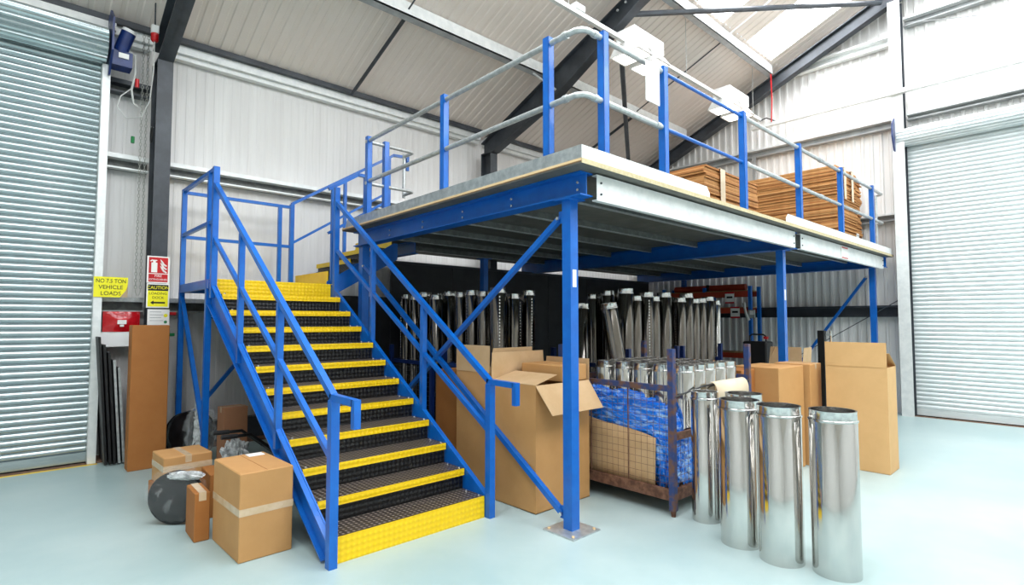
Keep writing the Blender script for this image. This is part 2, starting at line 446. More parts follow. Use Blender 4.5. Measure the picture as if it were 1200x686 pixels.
def ggirt(y0, y1, z0, z1, material='galv_white', x0=11.72, x1=11.875):
    g_ = MB().box(x0, y0, z1 - 0.035, x1, y1, z1).build('girt', 'galv_white' if material != 'steel_grey' else material, wb)
    MB().box(x1 - 0.03, y0, z0, x1, y1, z1 - 0.035).build('girt_web', material, g_); MB().box(x0 + 0.02, y0, z0, x1 - 0.03, y1, z0 + 0.02).build('girt_lip', material, g_)
    return g_
for y0, y1, z0, z1, mt_ in ((2.45, 7.85, 5.16, 5.33, 'steel_light'), (-2.2, 2.25, 5.24, 5.36, 'steel_light'), (2.45, 4.4, 6.70, 6.88, 'galv_white'), (-2.2, 2.25, 6.96, 7.12, 'steel_light'),
                       (2.45, 8.1, 1.72, 1.93, 'steel_grey'), (2.45, 8.1, 3.46, 3.60, 'steel_light')):
    ggirt(y0, y1, z0, z1, mt_)
MB().box(11.70, 4.94, 3.60, 11.76, 5.0, 5.16).build('sag_rail', 'steel_light', wb)
MB().tube([(11.68, 2.45, 2.02), (11.68, 5.2, 0.3)], 0.008, 6).build('bracing_rod', 'steel_grey', wb)
MB().tube([(11.66, 2.2, 6.98), (11.66, -2.2, 5.75)], 0.006, 6).build('bracing_rod', 'steel_light', wb)
MB().tube([(8.0 if False else 2.0, 8.17, 1.72), (5.2, 8.17, 0.35)], 0.008, 6).build('bracing_rod', 'steel_grey', wl)
ct = MB(); ct.box(11.42, -2.3, 5.665, 11.52, 4.9, 5.68); ct.box(11.42, -2.3, 5.68, 11.425, 4.9, 5.735); ct.box(11.515, -2.3, 5.68, 11.52, 4.9, 5.735)
tag(ct.build('cable_tray', 'galv_white'), 'long pale metal cable tray running across the gable wall', 'cable tray')

# ---------------------------------------------------------------- steel frames
def column(x0, y0, y1, zt, label, fl=0.17):
    t = thing('steel_column', label, 'column', (x0 + fl / 2, (y0 + y1) / 2, 0))
    o = t.location
    MB(o).box(x0, y0, 0, x0 + fl, y0 + 0.016, zt).build('flange', 'steel_grey', t)
    MB(o).box(x0, y1 - 0.016, 0, x0 + fl, y1, zt).build('flange', 'steel_grey', t)
    MB(o).box(x0 + fl / 2 - 0.005, y0 + 0.016, 0, x0 + fl / 2 + 0.005, y1 - 0.016, zt).build('web', 'steel_grey', t)
    MB(o).box(x0 - 0.04, y0 - 0.04, 0, x0 + fl + 0.04, y1 + 0.01, 0.02).build('base_plate', 'steel_grey', t)
    return t
c1 = column(1.30, 7.85, 8.19, 4.90, 'dark grey steel column between the left roller door and the stairs')
c2 = column(6.78, 7.90, 8.19, 4.90, 'dark grey steel column rising behind the mezzanine guardrail')
def rafter(x0, label, fl=0.17, haunch=True, material='steel_grey', d0=0.27):
    t = thing('steel_rafter', label, 'rafter', (x0 + fl / 2, 7.9, 4.9))
    o = t.location
    top = lambda y: raf_z(y)
    if haunch:
        low = [(8.19, 4.90), (7.85, 4.90), (6.3, raf_z(6.3) - 0.50), (4.6, raf_z(4.6) - 0.30), (0.0, raf_z(0) - 0.30)]
    else:
        low = [(8.19, raf_z(8.19) - d0), (0.0, raf_z(0) - d0)]
    up = [(0.0, raf_z(0)), (8.19, raf_z(8.19))]
    m = MB(o); m.prism(low + up, 0, x0 + fl / 2 - 0.006, x0 + fl / 2 + 0.006); m.build('web', material, t)
    m = MB(o)
    for i in range(len(low) - 1):
        if i == 0 and haunch: continue
        (ya, za), (yb, zb) = low[i], low[i + 1]
        m.prism([(ya, za), (yb, zb), (yb, zb + 0.02), (ya, za + 0.02)], 0, x0, x0 + fl)
    m.build('bottom_flange', material, t)
    m = MB(o); m.prism([(0, raf_z(0)), (8.19, raf_z(8.19)), (8.19, raf_z(8.19) - 0.018), (0, raf_z(0) - 0.018)], 0, x0, x0 + fl); m.build('top_flange', material, t)
    if haunch:
        MB(o).box(x0, 7.85, 4.90, x0 + fl, 8.19, 4.92).build('end_plate', material, t)
        for yy in (4.9, 4.75, 4.6):
            MB(o).tube([(x0 - 0.001, yy, raf_z(yy) - 0.12), (x0 - 0.02, yy, raf_z(yy) - 0.12)], 0.02, 6).build('bolt', 'steel_light', t)
    return t
rafter(1.30, 'dark grey haunched rafter above the column by the left roller door')
rafter(6.78, 'dark grey haunched rafter sloping up behind the mezzanine guardrail')
rafter(11.52, 'slimmer rafter running up along the gable wall', haunch=False)
# gable column
t = thing('gable_column', 'pale grey steel column standing beside the right roller door', 'column', (11.60, 2.34, 0)); o = t.location
zt_ = raf_z(2.34) - 0.27
MB(o).box(11.50, 2.25, 0, 11.512, 2.43, zt_).build('flange', 'galv_white', t)
MB(o).box(11.69, 2.25, 0, 11.70, 2.43, zt_).build('flange', 'steel_grey', t)
MB(o).box(11.512, 2.335, 0, 11.69, 2.345, zt_).build('web', 'steel_grey', t)
# purlins
def purlin(x0, x1, y, label):
    zb = raf_z(y); m = MB((0.5 * (x0 + x1), y, zb))
    sl = 0.43
    m.prism([(y - 0.04, zb + 0.43 * 0.04), (y + 0.04, zb - 0.43 * 0.04), (y + 0.04, zb - 0.017 + 0.03), (y - 0.04, zb + 0.017 + 0.03)], 0, x0, x1)
    t = m.build('purlin', 'steel_light'); t.location = (0.5 * (x0 + x1), y, zb)
    w_ = MB((0.5 * (x0 + x1), y, zb)).prism([(y - 0.04, zb + 0.017), (y - 0.028, zb + 0.017), (y - 0.028, roof_z(y) - 0.01), (y - 0.04, roof_z(y) - 0.01)], 0, x0, x1)
    w_.build('web', 'galv_white', t)
    return tag(t, label, 'purlin')
BAY = [('between the two dark rafters', 1.47, 6.78), ('between the rear dark rafter and the gable', 6.95, 11.52)]
for y, nm in ((6.46, 'lowest'), (4.50, 'second'), (2.50, 'third')):
    for bn, x0, x1 in BAY:
        purlin(x0, x1, y, '%s galvanised roof purlin from the eaves, %s' % (nm, bn))
# purlin sag bars and bracing
def roof_bar(name, p, q, r, material, label, cat='brace'):
    m = MB(p).tube([p, q], r, 8); o = m.build(name, material, smooth=True); o.location = p; return tag(o, label, cat)
roof_bar('sag_bar', (4.0, 8.1, 5.30), (4.0, 6.5, raf_z(6.5) + 0.05), 0.028, 'steel_grey', 'dark bar between the eaves and the lowest purlin above the stairs')
roof_bar('sag_bar', (4.0, 6.42, raf_z(6.42) + 0.10), (4.0, 4.54, raf_z(4.54) + 0.08), 0.012, 'steel_grey', 'thin dark bar above the lowest purlin over the stairs')
roof_bar('sag_bar', (9.5, 8.1, 5.30), (9.5, 6.5, raf_z(6.5) + 0.05), 0.028, 'steel_grey', 'dark bar between the eaves and the lowest purlin near the gable')
roof_bar('sag_bar', (9.5, 6.42, raf_z(6.42) + 0.10), (9.5, 4.54, raf_z(4.54) + 0.08), 0.012, 'steel_grey', 'thin dark bar between two purlins behind the lamps')
roof_bar('sag_bar', (9.5, 4.44, raf_z(4.44) + 0.10), (9.5, 2.54, raf_z(2.54) + 0.08), 0.014, 'galv_white', 'thin white bar between the two rooflights')
roof_bar('roof_brace', (6.95, 5.0, 6.38), (11.5, 8.0, 5.12), 0.045, 'steel_grey', 'dark tubular roof brace slanting down behind the first lamp')
roof_bar('roof_brace', (6.95, 4.88, 6.42), (11.5, 2.53, 7.43), 0.045, 'steel_grey', 'long tubular roof brace running up to the gable column')
roof_bar('knee_stay', (6.50, 6.46, raf_z(6.46)), (6.78, 6.20, raf_z(6.2) - 0.40), 0.02, 'galvanised', 'short galvanised stay between purlin and rafter')
rp = MB((11.4, 4.45, 6.72)); rp.tube([(11.4, 4.45, 6.72), (11.4, 4.44, 6.2), (11.4, 4.46, 5.72)], 0.012, 6)
o = rp.build('pull_cord', 'red'); o.location = (11.4, 4.45, 6.72); tag(o, 'red cord hanging from the purlin end at the gable', 'cord')

# ---------------------------------------------------------------- suspended lighting trunking and lamps
YT = 4.70
tr = MB((8.2, YT, 5.80)); tr.box(3.6, YT - 0.03, 5.80, 11.45, YT + 0.03, 5.86)
o = tr.build('lighting_trunking', 'galv_white'); o.location = (8.2, YT, 5.80); tag(o, 'long white lighting trunking hung under the roof', 'trunking')
for i, (x, nm) in enumerate(((8.455, 'nearer'), (11.1, 'farther'), (5.4, 'nearest'))):
    h = MB((x, YT, 5.86)).tube([(x, YT, 5.86), (x, YT, roof_z(YT))], 0.005, 6).build('suspension_wire', 'cable_grey'); h.location = (x, YT, 5.86)
    tag(h, ['thin wire holding the trunking between the two lamps', 'thin wire holding the trunking near the gable', 'thin wire holding the trunking before the first lamp'][i], 'wire')
def lamp(x, label):
    t = thing('high_bay_lamp', label, 'lamp', (x, YT, 5.74))
    # gear box astride the trunking, two hooded reflectors below with lit diffusers
    MB().cbox(-0.40, -0.17, 0.06, 0.40, 0.17, 0.29, 0.012).build('gear_box', 'lamp_body', t)
    for sx in (-1, 1):
        a, b = (-0.44, -0.06) if sx < 0 else (0.06, 0.44)
        h_ = MB().prism([(-0.26, -0.10), (0.26, -0.10), (0.15, 0.06), (-0.15, 0.06)], 0, a, b).build('reflector', 'lamp_body', t)
        MB().box(a + .03, -0.22, -0.108, b - .03, 0.22, -0.100).build('diffuser', 'lamp_lit', h_)
    return t
lamp(7.08, 'white box lamp on the trunking beside the dark rafter')
lamp(10.12, 'white box lamp on the trunking nearer the gable wall')
jb = MB((5.6, YT, 5.86)).cbox(5.5, YT - 0.05, 5.862, 5.7, YT + 0.05, 5.95, 0.01).build('junction_box', 'white_plastic'); jb.location = (5.6, YT, 5.86)
tag(jb, 'small white junction box on top of the trunking', 'junction box')

# ================================================================== MEZZANINE
MO = Vector((3.345, 2.91, 0))
def mz(x, y, z):   # the platform as surveyed: slightly out of square
    return (x + 0.031 * (y - 2.58), y - 0.009 * (x - 3.1), z - 0.0037 * (x - 3.1))
MZ = thing('mezzanine', 'blue steel mezzanine platform with wooden deck and guardrail', 'mezzanine', MO)
def B(): return MB(MO, mz)
ZD = 2.86; ZB = 2.822
# deck boards
bw, bl = 1.04, 2.14
for i in range(4):
    for j in range(5):
        x0 = 3.10 + i * bl; x1 = min(3.10 + (i + 1) * bl, 11.65); y0 = 2.58 + j * bw; y1 = min(2.58 + (j + 1) * bw, 8.10)
        if j == 4: y1 = 8.10
        if j == 3: y1 = 6.75
        if j == 4: y0 = 6.75
        if j == 4 and i == 0: x0 = 4.03
        b_ = B().box(x0 + 0.001, y0 + 0.001, ZB, x1 - 0.001, y1 - 0.001, ZD).build('deck_board', 'deck_under', MZ)
        if j == 0:
            B().box(x0, 2.577, ZB, x1, 2.581, ZD).build('board_edge', 'chipboard', b_)
        if i == 0 and j < 4:
            B().box(3.098, y0, ZB + 0.012, 3.10, y1, ZB + 0.018).build('ply_layer', 'ply_dark', b_)
            B().box(3.0975, y0, ZB + 0.019, 3.0985, y1, ZD).build('ply_edge', 'ply', b_)
# primary beams (along Y)
def ibeam(xc, y0, y1, zb, zt, w_=0.15, name='beam'):
    bm_ = B().box(xc - 0.006, y0, zb + 0.012, xc + 0.006, y1, zt - 0.012).build(name, 'blue', MZ)
    m = B(); m.box(xc - w_ / 2, y0, zb, xc + w_ / 2, y1, zb + 0.012); m.build('bottom_flange', 'blue', bm_)
    m = B(); m.box(xc - w_ / 2, y0, zt - 0.012, xc + w_ / 2, y1, zt); m.build('top_flange', 'blue', bm_)
    m = B(); m.box(xc - w_ / 2, y0 - 0.003, zb, xc + w_ / 2, y0 + 0.006, zt)
    return bm_
bl_ = ibeam(3.32, 2.72, 6.72, 2.632, 2.82)
for yy in (2.80, 3.60, 4.35, 5.10, 5.85):
    for zz in (2.69, 2.75):
        B().tube([(3.314, yy, zz), (3.300, yy, zz)], 0.012, 6).build('bolt', 'zinc', bl_)
ibeam(7.50, 2.72, 8.0, 2.600, 2.82, 0.16)
ibeam(11.50, 2.66, 8.0, 2.632, 2.82)
ibeam(4.25, 6.8, 8.0, 2.632, 2.82, 0.1)
# joists (along X)
ys = [2.68] + [3.25 + 0.80 * i for i in range(6)]
for n_, y in enumerate(ys):
    for (x0, x1) in ((3.40, 7.41), (7.59, 11.42)):
        if y > 6.7 and x0 < 4: x0 = 4.32
        m = B()
        if n_ == 0:
            m.box(x0, y, 2.61, x1, y + 0.004, 2.80); m.box(x0, y, 2.60, x1, y + 0.05, 2.61); m.box(x0, y, 2.80, x1, y + 0.05, 2.808)
            j_ = m.build('edge_joist', 'galv_white', MZ)
            for xx in (x0 + 0.05, x1 - 0.05):
                for zz in (2.655, 2.745): B().tube([(xx, y, zz), (xx, y - 0.01, zz)], 0.009, 6).build('bolt', 'steel_grey', j_)
        else:
            m.box(x0, y, 2.75, x1, y + 0.004, 2.812); m.box(x0, y, 2.812, x1, y + 0.055, 2.820)
            j_ = m.build('joist', 'joist_grey', MZ)
            B().box(x0, y, 2.744, x1, y + 0.045, 2.752).build('joist_flange', 'galvanised', j_)  # lit underside put into the colour: flange paler than the web
B().box(9.15, 2.668, 2.60, 9.45, 2.678, 2.795).build('load_notice', 'paper', MZ)
B().box(9.17, 2.664, 2.765, 9.43, 2.668, 2.785).build('notice_band', 'red', MZ)
B().box(9.17, 2.664, 2.615, 9.43, 2.668, 2.63).build('notice_band', 'red', MZ)
# posts
def mpost(x, y, zt, s=0.045, plate=0.16, sticker=False):
    p_ = MB(MO).box(x - s, y - s, 0.012, x + s, y + s, zt).build('post', 'blue', MZ)
    MB(MO).box(x - plate, y - plate, 0.0, x + plate, y + plate, 0.012).build('base_plate', 'galv_plate' if plate > 0.15 and x < 4 else 'blue', p_)
    MB(MO).box(x - 0.09, y - 0.09, zt - 0.008, x + 0.09, y + 0.09, zt).build('cap_plate', 'blue', p_)
    if plate > 0.15:
        for a in (-1, 1):
            for b in (-1, 1): MB(MO).tube([(x + a * 0.125, y + b * 0.125, 0.012), (x + a * 0.125, y + b * 0.125, 0.022)], 0.012, 6).build('bolt', 'ply', p_)
    if sticker:
        MB(MO).box(x - 0.022, y - s - 0.002, 1.92, x + 0.022, y - s, 2.06).build('sticker', 'paper', p_)
    return p_
mpost(3.345, 2.91, 2.63, sticker=True)
mpost(7.50, 2.86, 2.58, sticker=True); mpost(11.50, 2.80, 2.61)
mpost(3.47, 6.60, 2.63, 0.05, 0.14); mpost(7.56, 6.6, 2.58); mpost(11.6, 6.6, 2.60)
mpost(5.55, 6.62, 2.63)
# braces
def brace(p, q, w_=0.045, h_=0.045):
    b_ = MB(MO).bar(p, q, w_, h_).build('brace', 'blue', MZ)
    for e in (p, q): MB(MO).tube([(e[0] - w_ / 2, e[1], e[2]), (e[0] - w_ / 2 - 0.015, e[1], e[2])], 0.016, 6).build('bolt', 'zinc', b_)
    return b_
brace((3.345, 3.02, 2.49), (3.43, 6.50, 0.12)); brace((3.345, 3.0, 0.11), (3.43, 6.50, 2.36))
brace((11.5, 2.90, 2.44), (11.54, 4.6, 0.1))
for (x, y, z, dy) in ((3.345, 2.965, 2.50, 0.06), (3.345, 2.965, 0.12, 0.06)):
    MB(MO).box(x - 0.006, y - 0.01, z - 0.05, x + 0.006, y + dy, z + 0.05).build('gusset', 'blue', MZ)
# toe plates
m = B(); m.box(3.10, 2.58, ZD, 3.106, 6.60, ZD + 0.10); m.prism([(6.60, ZD), (6.66, ZD), (6.60, ZD + 0.10)], 0, 3.10, 3.106); m.build('toe_plate', 'galv_plate', MZ)
def toe(x0, x1, a, b):
    m = B(); m.prism([(x0, ZD), (x1, ZD), (x1, ZD + 0.10 - b), (x1 - b, ZD + 0.10), (x0 + a, ZD + 0.10), (x0, ZD + 0.10 - a)], 1, 2.58, 2.586); m.build('toe_plate', 'galv_white', MZ)
toe(3.10, 5.02, 0.0, 0.06); toe(6.88, 11.62, 0.06, 0.08)
# guardrail posts and rails
def gpost(x, y, zt=3.965, s=0.033):
    m = B(); m.box(x - s, y - s, ZD, x + s, y - s + 0.004, zt); m.box(x - s, y + s - 0.004, ZD, x + s, y + s, zt); m.box(x - s, y - s, ZD, x - s + 0.006, y + s, zt); m.box(x + s - 0.006, y - s, ZD, x + s, y + s, zt)
    return m.build('guard_post', 'blue', MZ)
GL = [(3.19, 3.01), (3.19, 4.515), (3.19, 6.20)]
GR = [(3.455, 2.65), (4.325, 2.65), (5.91, 2.65), (7.50, 2.65), (9.12, 2.65), (10.70, 2.65)]
for p in GL + GR: gpost(*p)
gpost(3.43, 6.20, 3.95)
ZT, ZM = 3.915, 3.40
def gtube(pts, r=0.024, material='galvanised', name='guard_rail'):
    return B().tube(pts, r, 12).build(name, material, MZ, smooth=True)
def collar(p, q, r=0.031):
    return B().tube([p, q], r, 12)
for z in (ZT, ZM):
    g = gtube([(3.19, 6.26, z), (3.19, 2.80, z), (3.195, 2.72, z), (3.225, 2.67, z), (3.27, 2.65, z), (3.36, 2.65, z), (4.325, 2.65, z)])
    collar((3.19, 2.84, z), (3.19, 2.80, z)).build('elbow_collar', 'galvanised', g, smooth=True)
    collar((3.33, 2.65, z), (3.37, 2.65, z)).build('elbow_collar', 'galvanised', g, smooth=True)
    collar((4.20, 2.65, z), (4.26, 2.65, z)).build('elbow_collar', 'galvanised', g, smooth=True)
    g = gtube([(4.33, 2.65, z), (5.92, 2.65, z)], 0.017, 'blue')
    g = gtube([(5.92, 2.65, z), (11.3, 2.65, z), (11.34, 2.69, z), (11.34, 2.75, z)])
    for xx in (6.0, 8.3, 9.9): collar((xx - 0.04, 2.65, z), (xx + 0.04, 2.65, z)).build('sleeve', 'galvanised', g, smooth=True)
B().tube([(11.34, 2.75, ZD), (11.34, 2.75, ZT)], 0.024, 12).build('guard_rail', 'galvanised', MZ, smooth=True)
# tubular return by the stair head
for z in (3.90, 3.37):
    gtube([(3.15, 6.20, z), (3.80, 6.20, z), (3.84, 6.23, z), (3.84, 6.44, z)], 0.022)
gtube([(3.84, 6.44, 3.93), (3.84, 6.44, 3.33)], 0.022)
# hanging notice sheet and a white board on the rail
hs = B(); hs.box(3.98, 2.60, 3.55, 4.19, 2.606, 3.90); o = hs.build('hanging_sheet', 'paper'); o.location = MO
tag(o, 'white sheet of paper hanging from the mezzanine guardrail', 'notice')

# ================================================================== STAIRCASE
SO = Vector((2.365, 3.57, 0))
ST = thing('staircase', 'blue steel staircase with yellow-edged black treads and a landing', 'staircase', SO)
def SB(): return MB(SO)
RS, RN = 0.176, 0.275
X0, X1 = 1.70, 3.025
Y1 = 3.60
for k in range(1, 12):
    y = Y1 + (k - 1) * RN; z = RS * k
    tr_ = SB().box(X0, y, z - 0.006, X1, y + RN + 0.02, z).build('tread', 'tread_black', ST)
    if k == 1:
        SB().box(X0, y - 0.004, 0.0, X1, y + 0.004, z + 0.001).build('kick_plate', 'yellow', tr_)
    else:
        SB().box(X0, y - 0.004, z - 0.056, X1, y + 0.003, z + 0.001).build('nosing', 'yellow', tr_)
        SB().box(X0, y + 0.022, z - RS, X1, y + 0.026, z - 0.006).build('riser', 'riser_black', tr_)
    for dx in (0.035, X1 - X0 - 0.035):
        for dy in (0.03, 0.20):
            SB().tube([(X0 + dx, y + dy, z), (X0 + dx, y + dy, z + 0.012)], 0.010, 6).build('bolt', 'zinc', tr_)
YL0 = Y1 + 11 * RN   # landing front
ZL = RS * 12
SB().box(X0, YL0 - 0.004, RS * 11, X1, YL0 + 0.004, ZL).build('landing_riser', 'yellow', ST)
SB().box(1.66, YL0, ZL - 0.006, 3.06, 7.98, ZL).build('landing_plate', 'yellow', ST)
# stringers: sloping plates
def stringer(xc):
    dz = 0.255; e = 0.015
    y0, z0 = Y1 - 0.03, RS
    yt = YL0 + 0.05; zt = RS * 12 - 0.03
    slope = RS / RN
    poly = [(y0, 0.0), (y0 + 0.10, 0.0), (yt, zt - dz), (yt, zt), (YL0 - 0.03, zt), (y0, z0 - e)]
    s_ = SB().prism(poly, 0, xc - 0.006, xc + 0.006)
    o = s_.build('stringer', 'blue', ST)
    # flanges make it a channel
    sd = 1 if xc < 2.3 else -1
    a = SB().bar((xc - sd * 0.02, y0 + 0.02, z0 - e), (xc - sd * 0.02, YL0, zt), 0.05, 0.012, up=(0, 0, 1)); a.build('stringer_flange', 'blue', o)
    a = SB().bar((xc - sd * 0.02, y0 + 0.10, 0.02), (xc - sd * 0.02, yt, zt - dz), 0.05, 0.012); a.build('stringer_flange', 'blue', o)
stringer(1.685); stringer(3.04)
def spost(x, y, z0, z1, s=0.025):
    return SB().box(x - s, y - s, z0, x + s, y + s, z1).build('rail_post', 'blue', ST)
XLr, XRr = 1.665, 3.06
lt = lambda y: 1.15 + 0.674 * (y - 3.59)      # top rail height above y
lm = lambda y: 0.745 + 0.615 * (y - 3.62)
for x in (XLr, XRr):
    spost(x, 3.565, 0.0, lt(3.565) - 0.02, 0.030)
    spost(x, 4.58, 0.62, lt(4.58) - 0.02); spost(x, 5.61, 1.25, lt(5.61) - 0.02)
    spost(x, 6.56, 1.90, 3.34, 0.030)
    a = SB().bar((x, 3.57, lt(3.57)), (x, 6.56, lt(6.56)), 0.046, 0.046); h_ = a.build('handrail', 'blue', ST)
    SB().bar((x, 3.59, lt(3.57) - 0.004), (x, 3.26, lt(3.57) - 0.010), 0.046, 0.046).build('rail_end', 'blue', h_)
    SB().box(x - 0.023, 3.225, 0.965, x + 0.023, 3.271, lt(3.57) + 0.012).build('rail_end', 'blue', h_)
    SB().bar((x, 3.59, lm(3.59)), (x, 6.56, lm(6.56)), 0.038, 0.038).build('mid_rail', 'blue', ST)
# landing frame, legs, braces
for (a, b) in (((1.66, YL0, 2.055), (3.06, YL0, 2.055)), ((1.66, 7.96, 2.055), (3.06, 7.96, 2.055)), ((1.66, YL0, 2.055), (1.66, 7.96, 2.055)), ((3.06, YL0, 2.055), (3.06, 7.96, 2.055))):
    if a[1] == b[1] and a[1] < 7: continue
    SB().bar(a, b, 0.05, 0.10).build('landing_beam', 'blue', ST)
for x, y in ((1.66, 6.72), (1.66, 7.96), (3.04, 6.72), (3.04, 7.96)):
    lg = SB().box(x - 0.03, y - 0.03, 0.008, x + 0.03, y + 0.03, 2.01).build('landing_leg', 'blue', ST)
    SB().box(x - 0.08, y - 0.08, 0.0, x + 0.08, y + 0.08, 0.008).build('base_plate', 'blue', lg)
SB().bar((1.66, 7.94, 1.95), (1.66, 6.76, 0.42), 0.045, 0.045).build('landing_brace', 'blue', ST)
SB().bar((1.69, 7.94, 0.30), (3.02, 7.94, 1.95), 0.045, 0.045).build('landing_brace', 'blue', ST)
# landing guardrail
spost(1.66, 6.74, 2.0, 3.32, 0.028); spost(1.66, 7.96, 2.0, 3.33, 0.028); spost(2.86, 7.96, 2.0, 3.30, 0.024); spost(3.03, 7.96, 2.0, 3.34, 0.028)
for z in (3.315, 2.74):
    SB().bar((1.66, 6.56, z), (1.66, 7.96, z), 0.04, 0.04).build('landing_rail', 'blue', ST)
    SB().bar((1.66, 7.96, z - 0.02), (3.03, 7.96, z - 0.02), 0.04, 0.04).build('landing_rail', 'blue', ST)
# upper flight (towards +X)
UX = [3.09, 3.40, 3.71, 4.02]; UZ = [ZL, 2.299, 2.486, 2.673, ZD]
YA, YB = 6.85, 7.93
for k in range(4):
    x = UX[k]; z = UZ[k + 1]
    if k < 3:
        tr_ = SB().box(x, YA, z - 0.006, UX[k + 1] + 0.02, YB, z).build('tread', 'tread_black', ST)
    if k in (0, 3): SB().box(x - 0.004, YA, UZ[k], x + 0.004, YB, z).build('kick_plate', 'yellow_plain', ST)
    else:
        SB().box(x - 0.004, YA, z - 0.06, x + 0.004, YB, z + 0.001).build('nosing', 'yellow_plain', ST)
        SB().box(x + 0.022, YA, UZ[k], x + 0.026, YB, z - 0.006).build('riser', 'riser_black', ST)
for y in (6.82, 7.96):
    m = SB().prism([(3.06, 1.93), (3.06, 2.16), (4.04, 2.75), (4.10, 2.75), (4.10, 2.52)], 1, y - 0.006, y + 0.006); m.build('stringer', 'blue', ST)
ur = lambda x: 3.354 + 0.638 * (x - 3.04)
um = lambda x: 2.80 + 0.638 * (x - 3.08)
y = 7.97
h_ = SB().bar((3.03, y, ur(3.03)), (4.70, y, ur(4.70)), 0.042, 0.042).build('handrail', 'blue', ST)
SB().bar((4.69, y, ur(4.70)), (4.97, y, ur(4.70) + .02), 0.042, 0.042).build('rail_end', 'blue', h_)
SB().box(4.95, y - 0.021, ur(4.70) - 0.21, 4.992, y + 0.021, ur(4.70) + 0.04).build('rail_end', 'blue', h_)
SB().bar((3.03, y, um(3.03)), (4.62, y, um(4.62)), 0.034, 0.034).build('mid_rail', 'blue', ST)
spost(3.85, y, 2.60, ur(3.85), 0.022); spost(4.62, y, 2.86, ur(4.62), 0.022)
y = 6.80
h_ = SB().bar((3.06, y, ur(3.06)), (3.47, y, ur(3.47)), 0.042, 0.042).build('handrail', 'blue', ST)
SB().bar((3.46, y, ur(3.47)), (3.60, y, ur(3.47)), 0.042, 0.042).build('rail_end', 'blue', h_)
SB().bar((3.06, y, um(3.06)), (3.85, y, um(3.85)), 0.034, 0.034).build('mid_rail', 'blue', ST)
spost(3.12, y, 2.10, ur(3.12), 0.022); spost(3.58, y, 2.45, ur(3.47), 0.022)

# ================================================================== CARTONS
def carton(name, label, loc, rz, w_, d_, h_, material='card', flaps=None, tape=True, group=None, lab=None, cat='box', tape_h=None, thick=0.006, seam=True):
    """w along local x, d along local y; origin at the centre of the base. flaps: dict side->angle (0 closed flat, 90 upright, 180+ folded out)"""
    t = thing(name, label, cat, loc, rz, group)
    a, b = w_ / 2, d_ / 2
    if not flaps:
        MB().cbox(-a, -b, 0, a, b, h_, 0.006).build('body', material, t)
        if seam:
            long_x = w_ >= d_
            if long_x: MB().box(-a + .002, -0.002, h_, a - .002, 0.002, h_ + 0.0012).build('flap_seam', 'card_brown', t)
            else: MB().box(-0.002, -b + .002, h_, 0.002, b - .002, h_ + 0.0012).build('flap_seam', 'card_brown', t)
        if tape:
            if w_ >= d_: MB().box(-a - .001, -0.025, h_ - 0.06, a + .001, 0.025, h_ + 0.002).build('tape', 'tape', t)
            else: MB().box(-0.025, -b - .001, h_ - 0.06, 0.025, b + .001, h_ + 0.002).build('tape', 'tape', t)
    else:
        th = thick
        MB().box(-a, -b, 0, a, b, 0.006).build('bottom', 'card_inner', t)
        MB().box(-a, -b, 0.0, -a + th, b, h_).build('side', material, t); MB().box(a - th, -b, 0.0, a, b, h_).build('side', material, t)
        MB().box(-a + th, -b, 0.0, a - th, -b + th, h_).build('side', material, t); MB().box(-a + th, b - th, 0.0, a - th, b, h_).build('side', material, t)
        for side, (ang, fl) in flaps.items():
            r_ = R(ang); ca, sa = math.cos(r_), math.sin(r_)
            m = MB(); tv = 0.005; tp = (0.06 if abs(ang - 90) > .1 else 0.0) * fl
            # inward direction of the flap when closed
            def pt(u, l, o_):   # u along the edge, l distance from the hinge, o_ thickness
                inn = l * ca - o_ * sa; up = l * sa + o_ * ca
                if side == '-x': return (-a + inn, u, h_ + up)
                if side == '+x': return (a - inn, u, h_ + up)
                if side == '-y': return (u, -b + inn, h_ + up)
                return (u, b - inn, h_ + up)
            e = b if 'x' in side else a
            q = [(-e, 0), (e, 0), (e - tp, fl), (-e + tp, fl)]
            vs = [pt(u, l, 0) for u, l in q] + [pt(u, l, tv) for u, l in q]
            m.add(vs, [(0, 1, 2, 3), (7, 6, 5, 4), (0, 4, 5, 1), (1, 5, 6, 2), (2, 6, 7, 3), (3, 7, 4, 0)])
            m.build('flap', 'card_light' if material == 'card_light' else 'card_inner', t)
    if tape_h:
        z = tape_h
        MB().box(-a - .0015, -b - .0015, z - 0.025, a + .0015, -b + 0.001, z + 0.025).build('tape', 'tape', t)
        MB().box(-a - .0015, -b, z - 0.025, -a + 0.001, b, z + 0.025).build('tape', 'tape', t)
    if lab:
        x, y, lw, ll = lab
        MB().box(x - lw, y - ll, h_ + 0.001, x + lw, y + ll, h_ + 0.003).build('shipping_label', 'paper', t)
    return t
# front-left group
carton('carton', 'large taped brown carton in front, beside the stair foot', (1.405, 4.345, 0), R(1), 0.365, 0.59, 0.60, 'card', tape=False, tape_h=0.335, lab=(0.09, 0.22, 0.06, 0.05))
carton('carton', 'slim flat carton standing on edge behind the large taped carton', (1.155, 4.80, 0), R(-2), 0.105, 0.30, 0.36, 'card_brown', tape=True, seam=False)
carton('carton', 'lower carton of the small stack on the left', (1.23, 5.72, 0), R(4), 0.40, 0.42, 0.215, 'card_brown', tape=True)
carton('carton', 'upper carton of the small stack, with a label on its side', (1.235, 5.71, 0.217), R(2), 0.38, 0.40, 0.255, 'card', tape=True, tape_h=0.16)
carton('carton', 'low carton between the small stack and the large taped carton', (1.465, 5.30, 0), R(-3), 0.27, 0.34, 0.36, 'card_brown', tape=True)
carton('tall_carton', 'tall narrow brown carton standing by the column under the signs', (1.235, 7.40, 0), R(0), 0.36, 0.20, 1.60, 'card_brown', tape=False)
